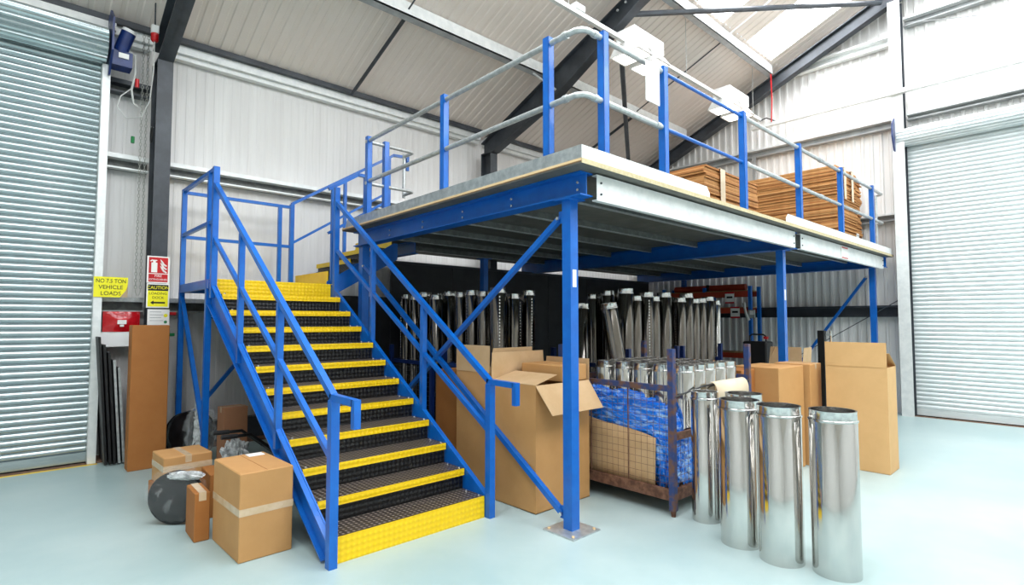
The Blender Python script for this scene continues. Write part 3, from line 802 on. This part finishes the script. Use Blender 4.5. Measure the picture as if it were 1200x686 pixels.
carton('tall_carton', 'reddish upright carton under the stair landing', (2.00, 6.92, 0), R(3), 0.26, 0.22, 0.66, 'card_red', tape=True)
# under the mezzanine, by the corner post
carton('open_carton', 'open carton with hanging flap beside the mezzanine corner post', (3.745, 3.635, 0), 0, 0.72, 0.58, 1.09, 'card', flaps={'-y': (232, 0.30), '-x': (14, 0.30), '+y': (92, 0.26), '+x': (95, 0.20)})
carton('flat_carton', 'shallow carton lying on top of the open carton', (3.905, 3.615, 1.092), R(2), 0.35, 0.52, 0.15, 'card', tape=False)
carton('tall_carton', 'tall carton with upright flaps between the open carton and the stairs', (3.70, 4.255, 0), 0, 0.55, 0.52, 1.15, 'card', flaps={'-x': (90, 0.26), '-y': (97, 0.24), '+x': (100, 0.2)})
carton('tall_carton', 'shorter carton half hidden behind the stair handrail', (3.76, 4.80, 0), 0, 0.48, 0.44, 1.12, 'card_brown', tape=False)
# right side
carton('tall_carton', 'tall open carton with raised flap at far right', (7.205, 1.905, 0), R(1), 0.40, 0.60, 1.14, 'card_light', flaps={'-x': (90, 0.27), '+x': (35, 0.25), '+y': (60, 0.2)})
carton('carton', 'closed carton behind the row of steel tubes', (6.45, 2.62, 0), R(-3), 0.62, 0.50, 1.14, 'card', tape=False)
carton('carton', 'closed carton wedged between two larger cartons on the right', (6.98, 2.50, 0), R(0), 0.36, 0.40, 1.15, 'card', tape=True)
carton('open_carton', 'open carton with raised flaps behind the second mezzanine post', (8.42, 3.12, 0), R(5), 0.44, 0.44, 1.03, 'card', flaps={'-x': (80, 0.25), '-y': (95, 0.24), '+y': (70, 0.25)})
carton('carton', 'brown carton between the blue stillage and the closed cartons', (5.95, 2.85, 0), R(2), 0.36, 0.42, 1.12, 'card_brown', tape=False)

# flattened-carton bundles on the deck
def bundle(label, x0, y0, w_, d_, z1, n, straps, rz=0.0):
    cx, cy = x0 + w_ / 2, y0 + d_ / 2; zb = ZD - 0.0037 * (cx - 3.1) + 0.001
    t = thing('carton_bundle', label, 'cardboard stack', (cx, cy, zb), rz)
    h = (z1 - zb) / n; protos = []
    for k in range(3):
        protos.append(None)
    for i in range(n):
        k = (i * 7 + i // 3) % 3
        ox, oy = random.uniform(-.018, .018), random.uniform(-.018, .018)
        if protos[k] is None:
            o = MB().box(-w_ / 2, -d_ / 2, 0, w_ / 2, d_ / 2, h * 0.86).build('flat_carton_sheet', ('sheet_a', 'sheet_b', 'sheet_c')[k], t); protos[k] = o; o.location = (ox, oy, i * h)
        else:
            c = inst(protos[k], t, (ox, oy, i * h))
            c.rotation_euler = (0, 0, R(random.uniform(-.8, .8)))
    H = n * h
    for sx in straps:
        m = MB(); zs = 0.0 if n < 30 else H * .62; m.box(sx - .055, -d_ / 2 - .030, zs, sx + .055, -d_ / 2 - .026, H + .006); m.box(sx - .055, -d_ / 2 - .03, H + .002, sx + .055, d_ / 2, H + .006)
        m.build('strap', 'card_pale', t)
bundle('low bundle of flattened cartons on the deck with a pale strap', 5.60, 2.92, 1.36, 1.15, 3.38, 22, (-0.30,))
bundle('tall bundle of flattened cartons at the far end of the deck', 10.02, 2.90, 1.05, 1.75, 4.24, 52, (-.18, .22))
bundle('taller bundle of flattened cartons against the gable end', 11.16, 2.95, 0.36, 1.6, 4.22, 50, ())

# ================================================================== STEEL TUBES
def tube_proto(name, r, h, label, cat='steel tube', collar_h=0.055, n=24, barrel='chrome'):
    t = thing(name, label, cat)
    MB().lathe([(r - 0.010, 0.0), (r, 0.0), (r, h - collar_h), (r - 0.004, h - collar_h + 0.006), (r - 0.012, h - collar_h + 0.004), (r - 0.012, 0.0)], n).build('barrel', barrel, t, smooth=True)
    c_ = MB().lathe([(r - 0.012, h - collar_h - 0.01), (r - 0.002, h - collar_h), (r - 0.004, h - 0.008), (r - 0.001, h), (r - 0.014, h), (r - 0.016, h - collar_h - 0.01)], n, close=True)
    c_.build('spigot', 'chrome_rim', t, smooth=True)
    MB().lathe([(r - 0.002, h - collar_h - 0.012), (r + 0.005, h - collar_h - 0.008), (r + 0.005, h - collar_h + 0.002), (r - 0.003, h - collar_h + 0.006)], n, close=True).build('bead_ring', 'chrome_rim', t, smooth=True)
    MB().lathe([(r - 0.014, 0.03), (0.0005, 0.03)], n).build('end_disc', 'tube_dark', t)
    return t
def place(proto, first, loc, label, group, rot=(0, 0, 0)):
    t = proto if first else copy_tree(proto)
    t.location = loc; t.rotation_euler = rot; t['label'] = label; t['group'] = group
    return t
big = tube_proto('flue_tube', 0.144, 1.06, '', n=40, collar_h=0.062)
FT = [((4.065, 1.245), 'nearest polished steel tube on the floor at the right end of the row'), ((4.01, 1.57), 'second polished steel tube from the right end of the floor row'),
      ((4.09, 1.89), 'third polished steel tube from the right, in front of another tube'), ((4.46, 2.02), 'polished steel tube hidden behind the third tube of the floor row')]
for i, ((x, y), lb) in enumerate(FT):
    place(big, i == 0, (x, y, 0), lb, 'large steel tubes standing on the floor', (0, 0, i * 0.9))
nar = tube_proto('flue_tube', 0.112, 1.06, '', n=32)
place(nar, True, (4.345, 2.30, 0), 'slimmer polished steel tube on the floor beside the rusty stillage leg', 'slim steel tubes standing on the floor')
# ---------------------------------------------------------------- stillages
def stillage(label, x0, y0, w_, d_, hp=1.30, mats=('rust', 'rust_blue'), mesh_sides=('-x', '-y'), ph=None):
    t = thing('stillage', label, 'stillage', (x0 + w_ / 2, y0 + d_ / 2, 0)); o = t.location
    xa, xb, ya, yb = x0, x0 + w_, y0, y0 + d_
    for x in (xa, xb):
        for y in (ya, yb):
            p_ = MB(o).box(x - .026, y - .026, 0.05, x + .026, y + .026, hp).build('corner_post', mats[1], t)
            MB(o).tube([(x, y, 0.0), (x, y, 0.06)], [0.018, 0.026], 8).build('foot', mats[0], p_)
    for y in (ya, yb):
        MB(o).box(xa + .026, y - .02, 0.13, xb - .026, y + .02, 0.22).build('base_rail', mats[0], t)
    for x in (xa, xb):
        MB(o).box(x - .02, ya + .026, 0.13, x + .02, yb - .026, 0.22).build('base_rail', mats[0], t)
    MB(o).box(xa + .02, ya + .02, 0.16, xb - .02, yb - .02, 0.175).build('base_sheet', mats[0], t)
    zt = 1.07
    MB(o).bar((xa, ya + .02, zt), (xa, yb - .02, zt), 0.034, 0.05).build('top_rail', mats[1], t)
    MB(o).bar((xb, ya + .02, zt), (xb, yb - .02, zt), 0.034, 0.05).build('top_rail', mats[1], t)
    MB(o).bar((xa + .02, yb, zt), (xb - .02, yb, zt), 0.034, 0.05).build('top_rail', mats[1], t)
    for sd in mesh_sides:
        m = MB(o)
        if 'x' in sd:
            X = xa if sd == '-x' else xb; n = int(d_ / 0.062)
            for i in range(1, n): m.tube([(X, ya + d_ * i / n, 0.2), (X, ya + d_ * i / n, zt - .02)], 0.0016, 4, cap=False)
            for i in range(1, 14): m.tube([(X, ya, 0.2 + i * 0.062), (X, yb, 0.2 + i * 0.062)], 0.0016, 4, cap=False)
            for f_ in (0.36, 0.70): MB(o).tube([(X, ya + d_ * f_, 0.2), (X, ya + d_ * f_, zt)], 0.006, 6).build('upright_rod', mats[0], t)
        else:
            Y = ya if sd == '-y' else yb; n = int(w_ / 0.062)
            for i in range(1, n): m.tube([(xa + w_ * i / n, Y, 0.2), (xa + w_ * i / n, Y, 0.66)], 0.0016, 4, cap=False)
            for i in range(1, 8): m.tube([(xa, Y, 0.2 + i * 0.062), (xb, Y, 0.2 + i * 0.062)], 0.0016, 4, cap=False)
            MB(o).bar((xa + .02, Y, 0.66), (xb - .02, Y, 0.66), 0.03, 0.06).build('gate_rail', mats[0], t)
        m.build('wire_mesh', mats[0], t)
    return t
sF = stillage('rusty blue wire-mesh stillage full of steel tubes in front', 4.20, 2.52, 1.47, 1.25, 1.41)
MB(sF.location).tube([(4.2, 2.50, 1.0), (4.7, 2.49, 1.06), (5.66, 2.50, 1.04)], 0.008, 6).build('cross_cable', 'black', sF)
sF2 = [('dark stillage of tall pipes right of the mezzanine post', 5.75, 4.05, 1.15, 1.0), ('dark stillage of tall pipes nearest the second mezzanine post', 7.05, 4.05, 1.12, 1.0),
       ('dark stillage of tall pipes behind the open cartons', 4.35, 4.95, 1.0, 1.05), ('dark stillage of tall pipes behind the staircase', 4.25, 6.15, 1.0, 1.05)]
for lb, x, y, a, b in sF2: stillage(lb, x, y, a, b, 1.30, ('steel_grey', 'blue_motor'), ('-x', '-y'))
# short tubes in the front stillage
sh = tube_proto('flue_tube', 0.098, 1.06, '', n=24); first = True
xs_ = [4.64, 4.85, 5.06, 5.27, 5.48]; ys_ = [2.66, 2.88, 3.10, 3.32, 3.56]
for j, y in enumerate(ys_):
    for i, x in enumerate(xs_):
        place(sh, first, (x + random.uniform(-.002, .002), y + random.uniform(-.004, .004), 0.177), 'short steel tube in front stillage, %s row from open end, %s from mesh' % (ORD[j], ORD[i]), 'short steel tubes in the front stillage', (0, 0, random.uniform(0, 6)))
        first = False
# tall pipes in the dark stillages
tl = tube_proto('tall_pipe', 0.095, 1.86, '', n=20, barrel='chrome_shaded'); first = True
sm = MB()
for i in range(44): sm.box(0.093, -0.006, 0.06 + i * 0.039, 0.0985, 0.006, 0.06 + i * 0.039 + 0.020)
sm.build('beaded_seam', 'chrome_rim', tl)
def fill(lbl, x0, y0, nx, ny, sx, sy, grp):
    global first
    for j in range(ny):
        for i in range(nx):
            if random.random() < 0.10 and j > 0: continue
            place(tl, first, (x0 + i * sx + random.uniform(-.012, .012), y0 + j * sy + random.uniform(-.012, .012), 0.177 + random.choice((0, 0, 0.0))),
                  'tall steel pipe %s, row %s, %s along' % (lbl, ORD[j], ORD[i]), grp, (R(random.uniform(-.2, .2)), R(random.uniform(-.2, .2)), random.uniform(0, 6))).scale = (sc_ := random.choice((.9, 1.0, 1.06)), sc_, random.uniform(.965, 1.02))
            first = False
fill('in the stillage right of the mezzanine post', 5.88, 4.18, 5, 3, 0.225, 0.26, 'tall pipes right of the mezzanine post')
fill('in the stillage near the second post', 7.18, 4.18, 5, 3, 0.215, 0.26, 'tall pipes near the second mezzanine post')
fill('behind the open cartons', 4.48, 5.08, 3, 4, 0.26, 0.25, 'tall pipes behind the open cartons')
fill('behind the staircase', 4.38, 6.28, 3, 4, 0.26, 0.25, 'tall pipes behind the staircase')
# leaning pipes and the single thin pipe
t = copy_tree(tl); t.location = (5.10, 4.30, 0.0); t.rotation_euler = (R(-6), R(9), 0); t['label'] = 'tall steel pipe leaning to the right behind the front stillage'; t['group'] = 'leaning steel pipes'
t = copy_tree(tl); t.location = (5.62, 3.92, 0.0); t.rotation_euler = (R(-4), R(-8), 0); t['label'] = 'tall steel pipe leaning against the pipes behind the front stillage'; t['group'] = 'leaning steel pipes'
tn = tube_proto('thin_pipe', 0.062, 1.75, 'single thin bright steel pipe standing apart beside the tall pipes', n=20)
tn.location = (8.37, 4.2, 0.22)
# block under the thin pipe
bk = MB((8.37, 4.2, 0)).cbox(8.24, 4.05, 0, 8.50, 4.35, 0.219, 0.006).build('timber_block', 'timber'); bk.location = (8.37, 4.2, 0); tag(bk, 'timber block carrying the single thin pipe', 'block')

# blue film, cardboard sheet, paper roll in and on the front stillage
def crumple_sheet(name, p0, du, dv, nu, nv, amp, freq, seed, material, label, cat, thick=0.004, nrm=None):
    p0, du, dv = Vector(p0), Vector(du), Vector(dv); n = nrm or du.cross(dv).normalized(); m = MB(p0); vs = []; fs = []
    for j in range(nv + 1):
        for i in range(nu + 1):
            u, v = i / nu, j / nv
            d = noise.noise(Vector((u * freq + seed, v * freq, seed))) + 0.5 * noise.noise(Vector((u * freq * 2.3, v * freq * 2.3 + seed, 3.1)))
            vs.append(tuple(p0 + du * u + dv * v + n * (d * amp)))
    for j in range(nv):
        for i in range(nu): a = j * (nu + 1) + i; fs.append((a, a + 1, a + nu + 2, a + nu + 1))
    m.add(vs, fs); o = m.build(name, material, smooth=False); o.location = p0
    md = o.modifiers.new('thickness', 'SOLIDIFY'); md.thickness = thick
    return tag(o, label, cat)
cs = MB((4.25, 3.2, 0.18)); pts = []
prof_top = lambda y: 0.62 + 0.14 * (y - 2.75) / 0.95
vs = []; fs = []
N_ = 14
for i in range(N_ + 1):
    y = 2.72 + 1.0 * i / N_
    for j in range(5):
        z = 0.19 + (prof_top(y) - 0.19) * j / 4; x = 4.235 + 0.035 * math.sin(i * .55) * j / 4 + 0.02 * j / 4
        vs.append((x, y if j < 4 else y + 0.0, z))
for i in range(N_):
    for j in range(4): a = i * 5 + j; fs.append((a, a + 5, a + 6, a + 1))
cs.add(vs, fs); o = cs.build('cardboard_sheet', 'card_inner', smooth=True); o.location = (4.25, 3.2, 0.18)
md = o.modifiers.new('thickness', 'SOLIDIFY'); md.thickness = 0.005
tag(o, 'bent pale cardboard sheet inside the mesh of the front stillage', 'cardboard')
bf = MB((4.36, 3.0, 0.18))
def film(c, r, seed, n=84, m_=54, rough=0.26, f_=2.6): bf.ell(c, r, n, m_, rough, seed, f_, True)
film((4.37, 3.12, 0.74), (0.075, 0.44, 0.22), 2.0); film((4.40, 2.70, 0.50), (0.10, 0.15, 0.34), 5.0); film((4.36, 3.45, 0.88), (0.07, 0.20, 0.12), 8.0)
film((4.62, 2.565, 0.42), (0.34, 0.03, 0.20), 4.0)
o = bf.build('plastic_film', 'film_blue', smooth=False); o.location = (4.36, 3.0, 0.18)
tag(o, 'crumpled blue plastic film stuffed inside the front stillage mesh', 'plastic film')
pr_ = MB((5.05, 2.46, 1.07)); vs = []; fs = []
for i in range(9):
    t_ = -0.2 + 1.9 * i / 8
    for x in (4.78, 5.42): vs.append((x, 2.47 - 0.07 * math.sin(t_) , 1.09 - 0.11 + 0.11 * math.cos(t_ - 0.1) - (0.06 if i == 8 else 0)))
for i in range(8): fs.append((2 * i, 2 * i + 1, 2 * i + 3, 2 * i + 2))
pr_.add(vs, fs); o = pr_.build('card_wrap', 'card_pale', smooth=True); o.location = (5.05, 2.46, 1.07)
md = o.modifiers.new('thickness', 'SOLIDIFY'); md.thickness = 0.004
tag(o, 'curled pale card hanging over the cable of the front stillage', 'cardboard')

t = thing('shade_screen', 'added dark grey partition boarding behind the pipes under the mezzanine', 'screen', (7.4, 7.6, 0))  # boards added only to make the space under the deck near black
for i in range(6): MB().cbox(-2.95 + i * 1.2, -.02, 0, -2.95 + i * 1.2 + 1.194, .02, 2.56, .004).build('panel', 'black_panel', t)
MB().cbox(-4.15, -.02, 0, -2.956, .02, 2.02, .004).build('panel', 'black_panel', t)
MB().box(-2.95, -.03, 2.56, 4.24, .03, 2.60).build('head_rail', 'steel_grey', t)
ws = thing('white_sheet', 'white sheet of paper leaning against the last blue guard post', 'paper', (10.66, 2.80, 2.835)); ws.rotation_euler = (R(4), 0, 0)
MB().box(-.10, 0, 0, .05, .003, .30).build('sheet', 'paper', ws); MB().box(-.10, -.001, .26, .05, 0, .275).build('print_band', 'steel_light', ws)
# ================================================================== BACKGROUND RACK, WALL ITEMS
t = thing('pallet_rack', 'blue and orange shelf rack in the dark by the gable wall', 'rack', (11.2, 6.2, 0)); o = t.location
for y in (4.78, 5.75, 6.72):
    for x in (10.95, 11.36): MB(o).box(x - .035, y - .03, 0, x + .035, y + .03, 2.35).build('upright', 'blue', t)
    MB(o).bar((10.95, y, 0.3), (11.36, y, 1.1), 0.02, 0.02).build('lattice', 'galvanised', t)
for z in (0.95, 1.86, 2.20):
    for x in (10.93, 11.38):
        MB(o).box(x - .02, 4.81, z - .05, x + .02, 6.69, z + .05).build('shelf_beam', 'orange_beam', t)
    MB(o).box(10.93, 4.81, z + .05, 11.38, 6.69, z + .07).build('shelf_board', 'timber', t)
def placard(label, p, w_, h_):
    t = thing('rack_notice', label, 'sign', p)
    MB().box(-.004, -w_ / 2, -h_ / 2, 0, w_ / 2, h_ / 2).build('board', 'paper', t)
    MB().box(-.006, -w_ / 2, h_ / 2 - .03, -.004, w_ / 2, h_ / 2).build('red_band', 'red', t)
    MB().box(-.006, -w_ / 2, -h_ / 2, -.004, w_ / 2, -h_ / 2 + .03).build('red_band', 'red', t)
    MB().box(-.006, -w_ * .32, -.01, -.004, w_ * .32, .03).build('print', 'sign_black', t)
placard('white notice with red bands on the upper rack beam', (10.90, 5.18, 2.12), 0.19, 0.23)
placard('white notice with red bands on the lower rack beam', (10.90, 5.07, 1.82), 0.19, 0.23)
t = thing('wall_phone', 'grey telephone handset on the rack upright', 'telephone', (10.90, 4.80, 1.80))
m = MB(); m.tube([(-.03, .07, .20), (-.06, .05, .12), (-.06, .02, -.02), (-.03, -.01, -.14)], [.034, .026, .026, .038], 10); m.build('handset', 'cable_grey', t, smooth=True)
MB().cbox(-.03, -.14, -.10, .0, .0, .07, .008).build('base', 'steel_light', t); MB().box(-.034, -.12, -.03, -.03, -.04, .05).build('keypad', 'white_plastic', t)
t = thing('tool_case', 'tall black case with handle behind the second mezzanine post', 'case', (8.95, 3.80, 0), R(0))
MB().cbox(-.14, -.19, 0, .14, .19, 1.32, .02).build('body', 'black', t)
MB().tube([(0, -.13, 1.31), (0, -.13, 1.40), (0, -.09, 1.43), (0, .09, 1.43), (0, .13, 1.40), (0, .13, 1.31)], .014, 8).build('handle', 'black_panel', t, smooth=True)
MB().box(-.02, -.16, 1.36, .02, -.10, 1.40).build('grip', 'red', t)
t = thing('black_board', 'narrow black board standing on end behind the tall open carton', 'board', (9.35, 2.98, 0))
MB().cbox(-.05, -.05, 0, .05, .05, 1.50, .006).build('panel', 'black', t); MB().tube([(0.02, -.12, 0), (0.02, -.12, 1.50)], .018, 8).build('edge_tube', 'chrome', t)
MB().box(-.01, -.13, 1.42, .03, -.06, 1.45).build('clip', 'galvanised', t); MB().box(-.01, -.13, .4, .03, -.06, .43).build('clip', 'galvanised', t)
t = thing('roll_core', 'rolled red mats lying on the upper rack shelf', 'roll', (11.15, 5.75, 2.271))
m = MB(); m.tube([(0, -.8, .07), (0, .8, .07)], .068, 14); m.build('roll', 'orange_beam', t, smooth=True); MB().box(-.07, -.03, .0, .07, .03, .143).build('band', 'black', t)

# ---------------------------------------------------------------- signs on the left
def sign_root(name, label, x, y, z): 
    t = thing(name, label, 'sign', (x, y, z)); t.rotation_euler = (R(90), 0, 0); return t   # local x right, y up, z towards room
t = sign_root('vehicle_notice', 'yellow paper notice about vehicle loads on the door guide', 0.93, 7.985, 2.05)
MB().box(-.165, -.12, -.002, .165, .12, 0).build('sheet', 'sign_yellow', t)
for s_, yy in (('NO 7.5 TON', .07), ('VEHICLE', -.003), ('LOADS', -.077)):
    q = text_mesh(s_, .066, 'sign_black', t, sx=.95 if s_ != 'NO 7.5 TON' else .80); q.location = (0, yy, .001)
m = MB(); m.add([(.165, .04, .001), (.165, -.12, .001), (.09, -.12, .001), (.15, -.03, .02)], [(0, 3, 2, 1), (0, 1, 3), (1, 2, 3)]); m.build('peeling_corner', 'card_pale', t)
t = sign_root('extinguisher_sign', 'red and white fire extinguisher sign on the grey column', 1.378, 7.842, 2.275)
MB().box(-.118, -.165, -.004, .118, .165, 0).build('board', 'paper', t)
MB().box(-.10, -.045, 0, .10, .15, .002).build('pictogram_field', 'red', t); MB().box(-.10, -.15, 0, .10, -.055, .002).build('text_field', 'red', t)
m = MB(); m.cbox(-.075, -.035, .0015, -.012, .085, .004, .001); m.box(-.058, .085, .0015, -.03, .105, .004); m.box(-.075, .105, .0015, -.015, .118, .004); m.bar((-.085, .10, .003), (-.06, .118, .003), .003, .014, up=(0, 1, 0)); m.build('extinguisher_symbol', 'paper', t)
for i, yy in enumerate((-.01, .03, .07)):
    m = MB(); m.tube([(.085, yy - .025, .003), (.055, yy - .005, .003), (.035, yy + .03, .003), (.02, yy + .055, .003)], [.009, .011, .010, .003], 6); m.build('flame_symbol', 'paper', t)
q = text_mesh('FIRE', .042, 'paper', t); q.location = (0, -.078, .002)
q = text_mesh('EXTINGUISHER', .032, 'paper', t, sx=.86); q.location = (0, -.122, .002)
t = sign_root('loading_dock_sign', 'black and yellow caution sign on the grey column', 1.383, 7.842, 1.957)
MB().box(-.120, -.148, -.004, .120, .148, 0).build('board', 'paper', t)
MB().box(-.106, -.134, 0, .106, .134, .0015).build('yellow_field', 'sign_yellow', t); MB().box(-.106, .06, .0015, .106, .134, .0025).build('black_field', 'sign_black', t)
q = text_mesh('CAUTION', .056, 'sign_yellow', t, sx=.92); q.location = (0, .096, .003)
q = text_mesh('LOADING', .042, 'sign_black', t, sx=1.0); q.location = (0, .025, .002)
q = text_mesh('DOCK', .042, 'sign_black', t, sx=1.0); q.location = (0, -.025, .002)
m = MB(); m.box(-.045, -.096, .0015, .075, -.076, .003); m.prism([(-.045, -.112), (-.045, -.060), (-.08, -.086)], 2, .0015, .003); m.build('arrow', 'sign_black', t)
t = sign_root('paper_notice', 'white paper notice with yellow spots below the caution sign', 1.395, 7.842, 1.685)
MB().box(-.115, -.105, -.003, .115, .105, 0).build('sheet', 'paper', t)
for i in range(4): MB().box(-.09, .07 - i * .035, 0, .03 + .02 * (i % 2), .076 - i * .035, .001).build('print_line', 'steel_light', t)
MB().lathe([(.022, 0), (.0005, .001)], 12, (.075, .03, .0005)).build('spot', 'sign_yellow', t)
MB().lathe([(.018, 0), (.0005, .001)], 12, (.075, -.05, .0005)).build('spot', 'green', t)
t = thing('red_cover', 'shiny red plastic cover hung on the wall below the yellow notice', 'cover', (1.06, 8.12, 1.64))
m = MB(); vs = []; fs = []
for i in range(13):
    for j in range(9):
        u, v = i / 12 - .5, j / 8 - .5; vs.append((u * .37, -.035 * math.cos(math.pi * u) * math.cos(math.pi * v) - .02 + .012 * noise.noise(Vector((u * 7, v * 7, 0))), v * .245))
for i in range(12):
    for j in range(8): a = i * 9 + j; fs.append((a, a + 9, a + 10, a + 1))
m.add(vs, fs); m.box(-.185, -.02, -.122, .185, .07, .122); m.build('cover', 'red_film', t, smooth=True)
MB().box(-.045, -.066, -.03, .045, -.056, .02).build('label_card', 'paper', t); MB().box(-.02, -.068, -.06, .02, -.056, -.035).build('label_card', 'paper', t)
MB().box(-.20, -.018, -.30, .20, .07, -.125).build('white_panel', 'white_plastic', t)
for nm, col_, x, z, lb in (('red_tag', 'red', 1.555, 1.74, 'small red tag sticking out beside the column'), ('green_tag', 'green', 1.545, 1.475, 'small green tag sticking out beside the column')):
    t = thing(nm, lb, 'tag', (x, 8.0, z)); MB().cbox(-.075, -.01, -.02, .06, .01, .02, .006).build('plate', col_, t); MB().tube([(-.06, 0, 0), (-.06, .19, 0)], .006, 6).build('stem', 'steel_grey', t)
# dark panels leaning by the left guide
for i in range(5):
    x = 0.915 + i * 0.042; o = MB().cbox(-.011, -.42, 0, .011, .02, 1.45 - i * .09, .003).build('panel', 'black_panel')
    t = thing('leaning_panel', ['first dark panel leaning behind the door guide', 'second dark panel of the leaning row by the door guide', 'third dark panel of the leaning row by the door guide', 'fourth dark panel of the leaning row by the door guide', 'last dark panel of the leaning row, next to the tall carton'][i], 'panel', (x, 8.16, 0.021), 0, 'dark panels leaning by the door')
    o.parent = t; t.rotation_euler = (0, R(-4), 0)
    MB().box(-.012, -.424, 0, .012, -.418, 1.45 - i * .09).build('edge_strip', 'galvanised' if i in (3, 4) else 'black', t)
# chain, cable, plug, isolator
ch = thing('hand_chain', 'pale hand chain loop hanging beside the grey column', 'chain', (1.17, 7.98, 2.0))
for j, dx in enumerate((0.0, 0.05)):
    m = MB(); z = 0.0
    while z < 3.2:
        kx = int(round(z / 0.04)) % 2
        pts = [(dx + (0.011 if kx else 0) * a, (0.011 if not kx else 0) * a, z + b) for a, b in ((-1, .006), (-1, .034), (0, .045), (1, .034), (1, .006), (0, -.005))]
        m.tube(pts + [pts[0]], 0.0035, 4, cap=False); z += 0.04
    m.build('chain_run', 'chain', ch)
m = MB(); m.tube([(0, 0, 0), (.012, 0, -.04), (.038, 0, -.04), (.05, 0, 0)], .005, 5); m.build('chain_bottom', 'chain', ch)
t = thing('power_plug', 'red and white power plug hanging in front of the grey column', 'plug', (1.245, 7.76, 5.06))
MB().tube([(0, 0, 0), (0, 0, .02), (0, 0, .10)], [.03, .042, .042], 12).build('plug_body', 'red', t, smooth=True); MB().cbox(-.04, -.04, .10, .04, .04, .20, .008).build('socket', 'white_plastic', t)
MB().tube([(0, 0, 0), (0.0, .0, -.35), (-.03, .0, -.75), (-.10, .06, -.95), (-.25, .12, -.98), (-.33, .14, -.85), (-.30, .14, -.72), (-.20, .15, -.60)], .007, 6).build('cord', 'cable_grey', t, smooth=True)
MB().tube([(0, 0, .20), (0.0, .02, .5), (0.02, .03, 1.0)], .009, 6).build('conduit', 'steel_grey', t)
t = thing('motor_cable', 'grey flexible motor cable looping down with a red connector', 'cable', (1.03, 7.9, 4.4))
MB().tube([(-.03, -.03, .50), (.04, -.03, .46), (.05, 0, .25), (.02, 0, .05), (.05, .05, -.10), (.10, .05, -.13)], .012, 8).build('sheath', 'cable_grey', t, smooth=True)
MB().tube([(.075, .02, .20), (.075, .02, .10)], .022, 10).build('connector', 'red', t, smooth=True); MB().tube([(.06, .08, -.5), (.06, .08, -.58)], .02, 8).build('switch', 'green', t)
t = thing('coiled_cable', 'coiled black cable hung on the side of the grey column', 'cable', (1.285, 7.93, 3.95))
pts = [(-.012 + .004 * math.sin(a * .9), .045 * math.cos(a), .10 * math.sin(a)) for a in [i * .35 for i in range(54)]]
MB().tube(pts, .007, 6).build('coil', 'black', t, smooth=True); MB().tube([(.01, 0, .10), (-.03, 0, .10)], .006, 6).build('hook', 'steel_light', t)

# ---------------------------------------------------------------- wrapped black things, hand truck
def film_wrap(t, c, r, seed):
    m = MB(); m.ell(c, r, 36, 22, .16, seed, 3.0); return m.build('clear_wrap', 'film_clear', t)
t = thing('wrapped_stool', 'round black stool top wrapped in clear plastic beside the small cartons', 'stool', (1.09, 5.19, 0), R(-40))
m = MB(); m.tube([(0, -.035, .215), (0, -.03, .215), (0, .03, .215), (0, .035, .215)], [.19, .21, .21, .19], 32); m.build('seat_pad', 'black_gloss', t, smooth=True)
film_wrap(t, (0, 0, .235), (.24, .075, .23), 3.0)
m = MB(); m.ell((.10, -.05, .40), (.15, .03, .035), 24, 10, .3, 7, 4); m.build('gathered_wrap', 'film_white', t)
t = thing('wrapped_chair_back', 'black chair back under crumpled plastic by the landing legs', 'chair part', (1.72, 7.35, 0), R(-40))
m = MB(); m.ell((-.06, 0, .30), (.30, .07, .29), 28, 18, .08, 4, 2); m.build('padded_back', 'black_gloss', t, smooth=True)
m = MB(); m.ell((.12, -.09, .38), (.17, .05, .28), 30, 20, .5, 9, 4); m.build('crumpled_wrap', 'film_clear', t)
m = MB(); m.ell((.10, -.11, .40), (.06, .03, .24), 22, 22, .9, 12, 5); m.build('crumpled_wrap', 'film_white', t)
MB().tube([(0, 0, 0), (0, 0, .25)], .03, 10).build('stub', 'black', t)
t = thing('plastic_bundle', 'crumpled clear plastic bundle in front of the reddish carton', 'plastic film', (1.93, 6.55, 0))
m = MB(); m.ell((0, 0, .17), (.13, .12, .17), 34, 24, .55, 6, 4); m.build('crumple', 'film_white', t); m = MB(); m.ell((.02, .02, .12), (.10, .09, .12), 24, 16, .3, 2, 3); m.build('dark_content', 'black_gloss', t)
t = thing('hand_truck', 'black hand truck lying low under the stairs with two grips', 'hand truck', (2.05, 5.9, 0))
for i, dy in enumerate((0.0, -.26)):
    m = MB(); m.tube([(-.40, dy - .02, .56), (-.26, dy - .01, .555), (-.18, dy, .49), (.10, dy + .05, .26), (.45, dy + .10, .10)], .016, 10); s_ = m.build('frame_tube', 'black', t, smooth=True)
    MB().tube([(-.52, dy - .02, .565), (-.38, dy - .02, .56)], .022, 10).build('grip', 'black_panel', s_, smooth=True)
for x_, z_ in ((-.05, .375), (.25, .19)): MB().tube([(x_, -.26 + .04, z_), (x_, .04, z_)], .012, 8).build('cross_bar', 'black', t)
for dy in (-.30, .20):
    m = MB(); m.tube([(.42, dy - .03, .115), (.42, dy + .03, .115)], .115, 20); w_ = m.build('wheel', 'black', t, smooth=True)
    MB().tube([(.42, dy - .035, .115), (.42, dy + .035, .115)], .04, 12).build('hub', 'steel_light', w_)
MB().box(.40, -.28, .003, .62, .18, .012).build('toe_plate', 'black', t)
# fittings along the trunking end
t = thing('cable_tail', 'short dark cable end drooping off the trunking by the gable', 'cable', (11.40, YT, 5.80))
MB().tube([(0, 0, .0), (.05, -.12, .05), (.08, -.30, -.06), (.1, -.45, -.10)], .012, 6).build('sheath', 'black', t)
